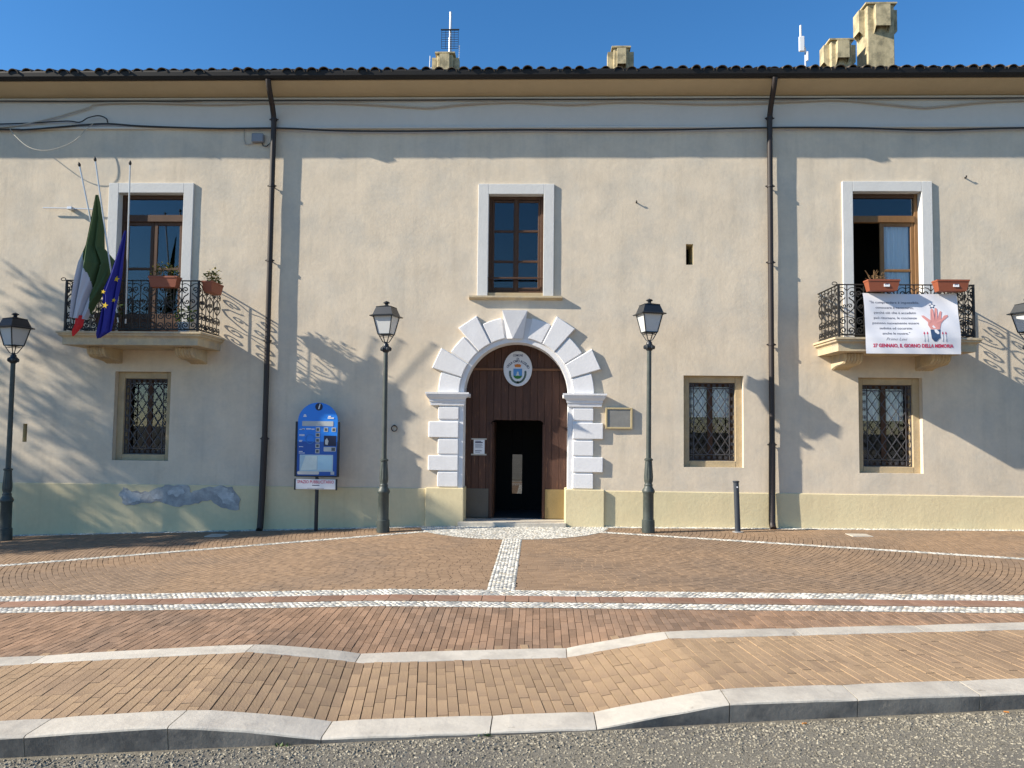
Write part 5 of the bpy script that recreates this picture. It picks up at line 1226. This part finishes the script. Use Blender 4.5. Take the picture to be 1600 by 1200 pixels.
for x, z, w_ in ((-0.28, 2.03, 0.06), (-0.27, 2.055, 0.04), (0.19, 2.0, 0.12), (0.20, 2.03, 0.05), (-0.30, 1.785, 0.05), (-0.22, 1.79, 0.09), (-0.12, 1.785, 0.06)): lm.box(x, x+w_, -0.0555, -0.0535, z+Z0-0.010, z+Z0+0.012)
lm.build('print', PAPER, ib)
sp = MB(); sp.box(-0.40, 0.37, -0.05, -0.03, 0.645+Z0, 0.835+Z0, 0.006); sp.build('advert_plate', PAPER, ib)
for x0, x1 in ((-0.425, -0.40), (0.37, 0.395)): b_ = MB(); b_.box(x0, x1, -0.055, -0.015, 0.63+Z0, 0.84+Z0); b_.build('side_rail', POST, ib)
b_ = MB(); b_.box(-0.03, 0.03, -0.03, -0.005, 0.60+Z0, 1.0+Z0); b_.build('bracket', POST, ib)
lm = MB(); vs, fs = text('SPAZIO PUBBLICITARIO', 0.082, -0.015, 0.782+Z0, bold=0.001, width=0.70); lm.add([(x, -0.0515, z) for x, y, z in vs], fs); tag(lm.sheet('headline', REDINK, ib), kind='stuff')
lm = MB(); lm.box(-0.08, 0.06, -0.0518, -0.0502, 0.713+Z0, 0.727+Z0); lm.box(-0.17, 0.15, -0.0518, -0.0502, 0.662+Z0, 0.668+Z0); lm.build('print', INK, ib)

# ------------------------------------------------------------------ trees left of the picture (they throw the soft shadows on the wall)
def tree(loc, h, crown, n_limbs, leaves, seed, lab):
    t = thing('roadside_tree', lab, 'tree', loc, 'trees left of the facade'); rg = random.Random(seed); tips = []
    tr = MB(); tr.tube([(0, 0, -0.3), (0.05, 0, h*0.25), (-0.05, 0.05, h*0.5), (0, 0, h*0.62)], [0.20, 0.16, 0.13, 0.10], 10)
    for i in range(n_limbs):
        a = 2*pi*i/n_limbs+rg.uniform(-.4, .4); z0 = h*rg.uniform(0.45, 0.62); L = rg.uniform(0.6, 1.0)
        e = Vector((cos(a)*crown[0]*L, sin(a)*crown[1]*L, z0+crown[2]*rg.uniform(0.1, 1.0)))
        m_ = Vector((e.x*0.5, e.y*0.5, lerp(z0, e.z, 0.35))); tr.tube([(0, 0, z0), tuple(m_), tuple(e)], [0.07, 0.045, 0.015], 6)
        for q in range(7): tips.append(m_.lerp(e, rg.uniform(0.15, 1.1))+Vector((rg.gauss(0, .35), rg.gauss(0, .35), rg.gauss(0, .25))))
    tr.build('trunk', BARK, t, True)
    lf = MB()
    for c in tips:
        R_ = rg.uniform(0.25, 0.55)
        for k in range(leaves):
            d = Vector((rg.gauss(0, 1), rg.gauss(0, 1), rg.gauss(0, 0.7)))*R_*0.5; p0 = c+d; a = rg.uniform(0, 2*pi); e_ = rg.uniform(-.8, .8); L = rg.uniform(.08, .16)
            dr = Vector((cos(a)*cos(e_), sin(a)*cos(e_), sin(e_))); s_ = dr.cross(Vector((rg.gauss(0, 1), rg.gauss(0, 1), 1))).normalized()*L*0.35
            lf.add([p0, p0+dr*L*.5+s_, p0+dr*L, p0+dr*L*.5-s_], [(0, 1, 2, 3)])
    lf.sheet('crown', LEAF, t)
tree((-18.4, -3.6, -0.5), 14.9, (1.3, 0.9, 2.0), 15, 110, 3, 'leafy tree standing in front of the facade beyond the left edge')
tree((-23.4, -3.9, -0.6), 14.2, (1.5, 0.8, 2.4), 9, 60, 8, 'sparser leafy tree farther out beyond the left edge')
tree((-18.3, -4.3, -0.5), 10.2, (1.2, 0.8, 1.3), 10, 80, 5, 'lower leafy tree beyond the left edge nearest the road')
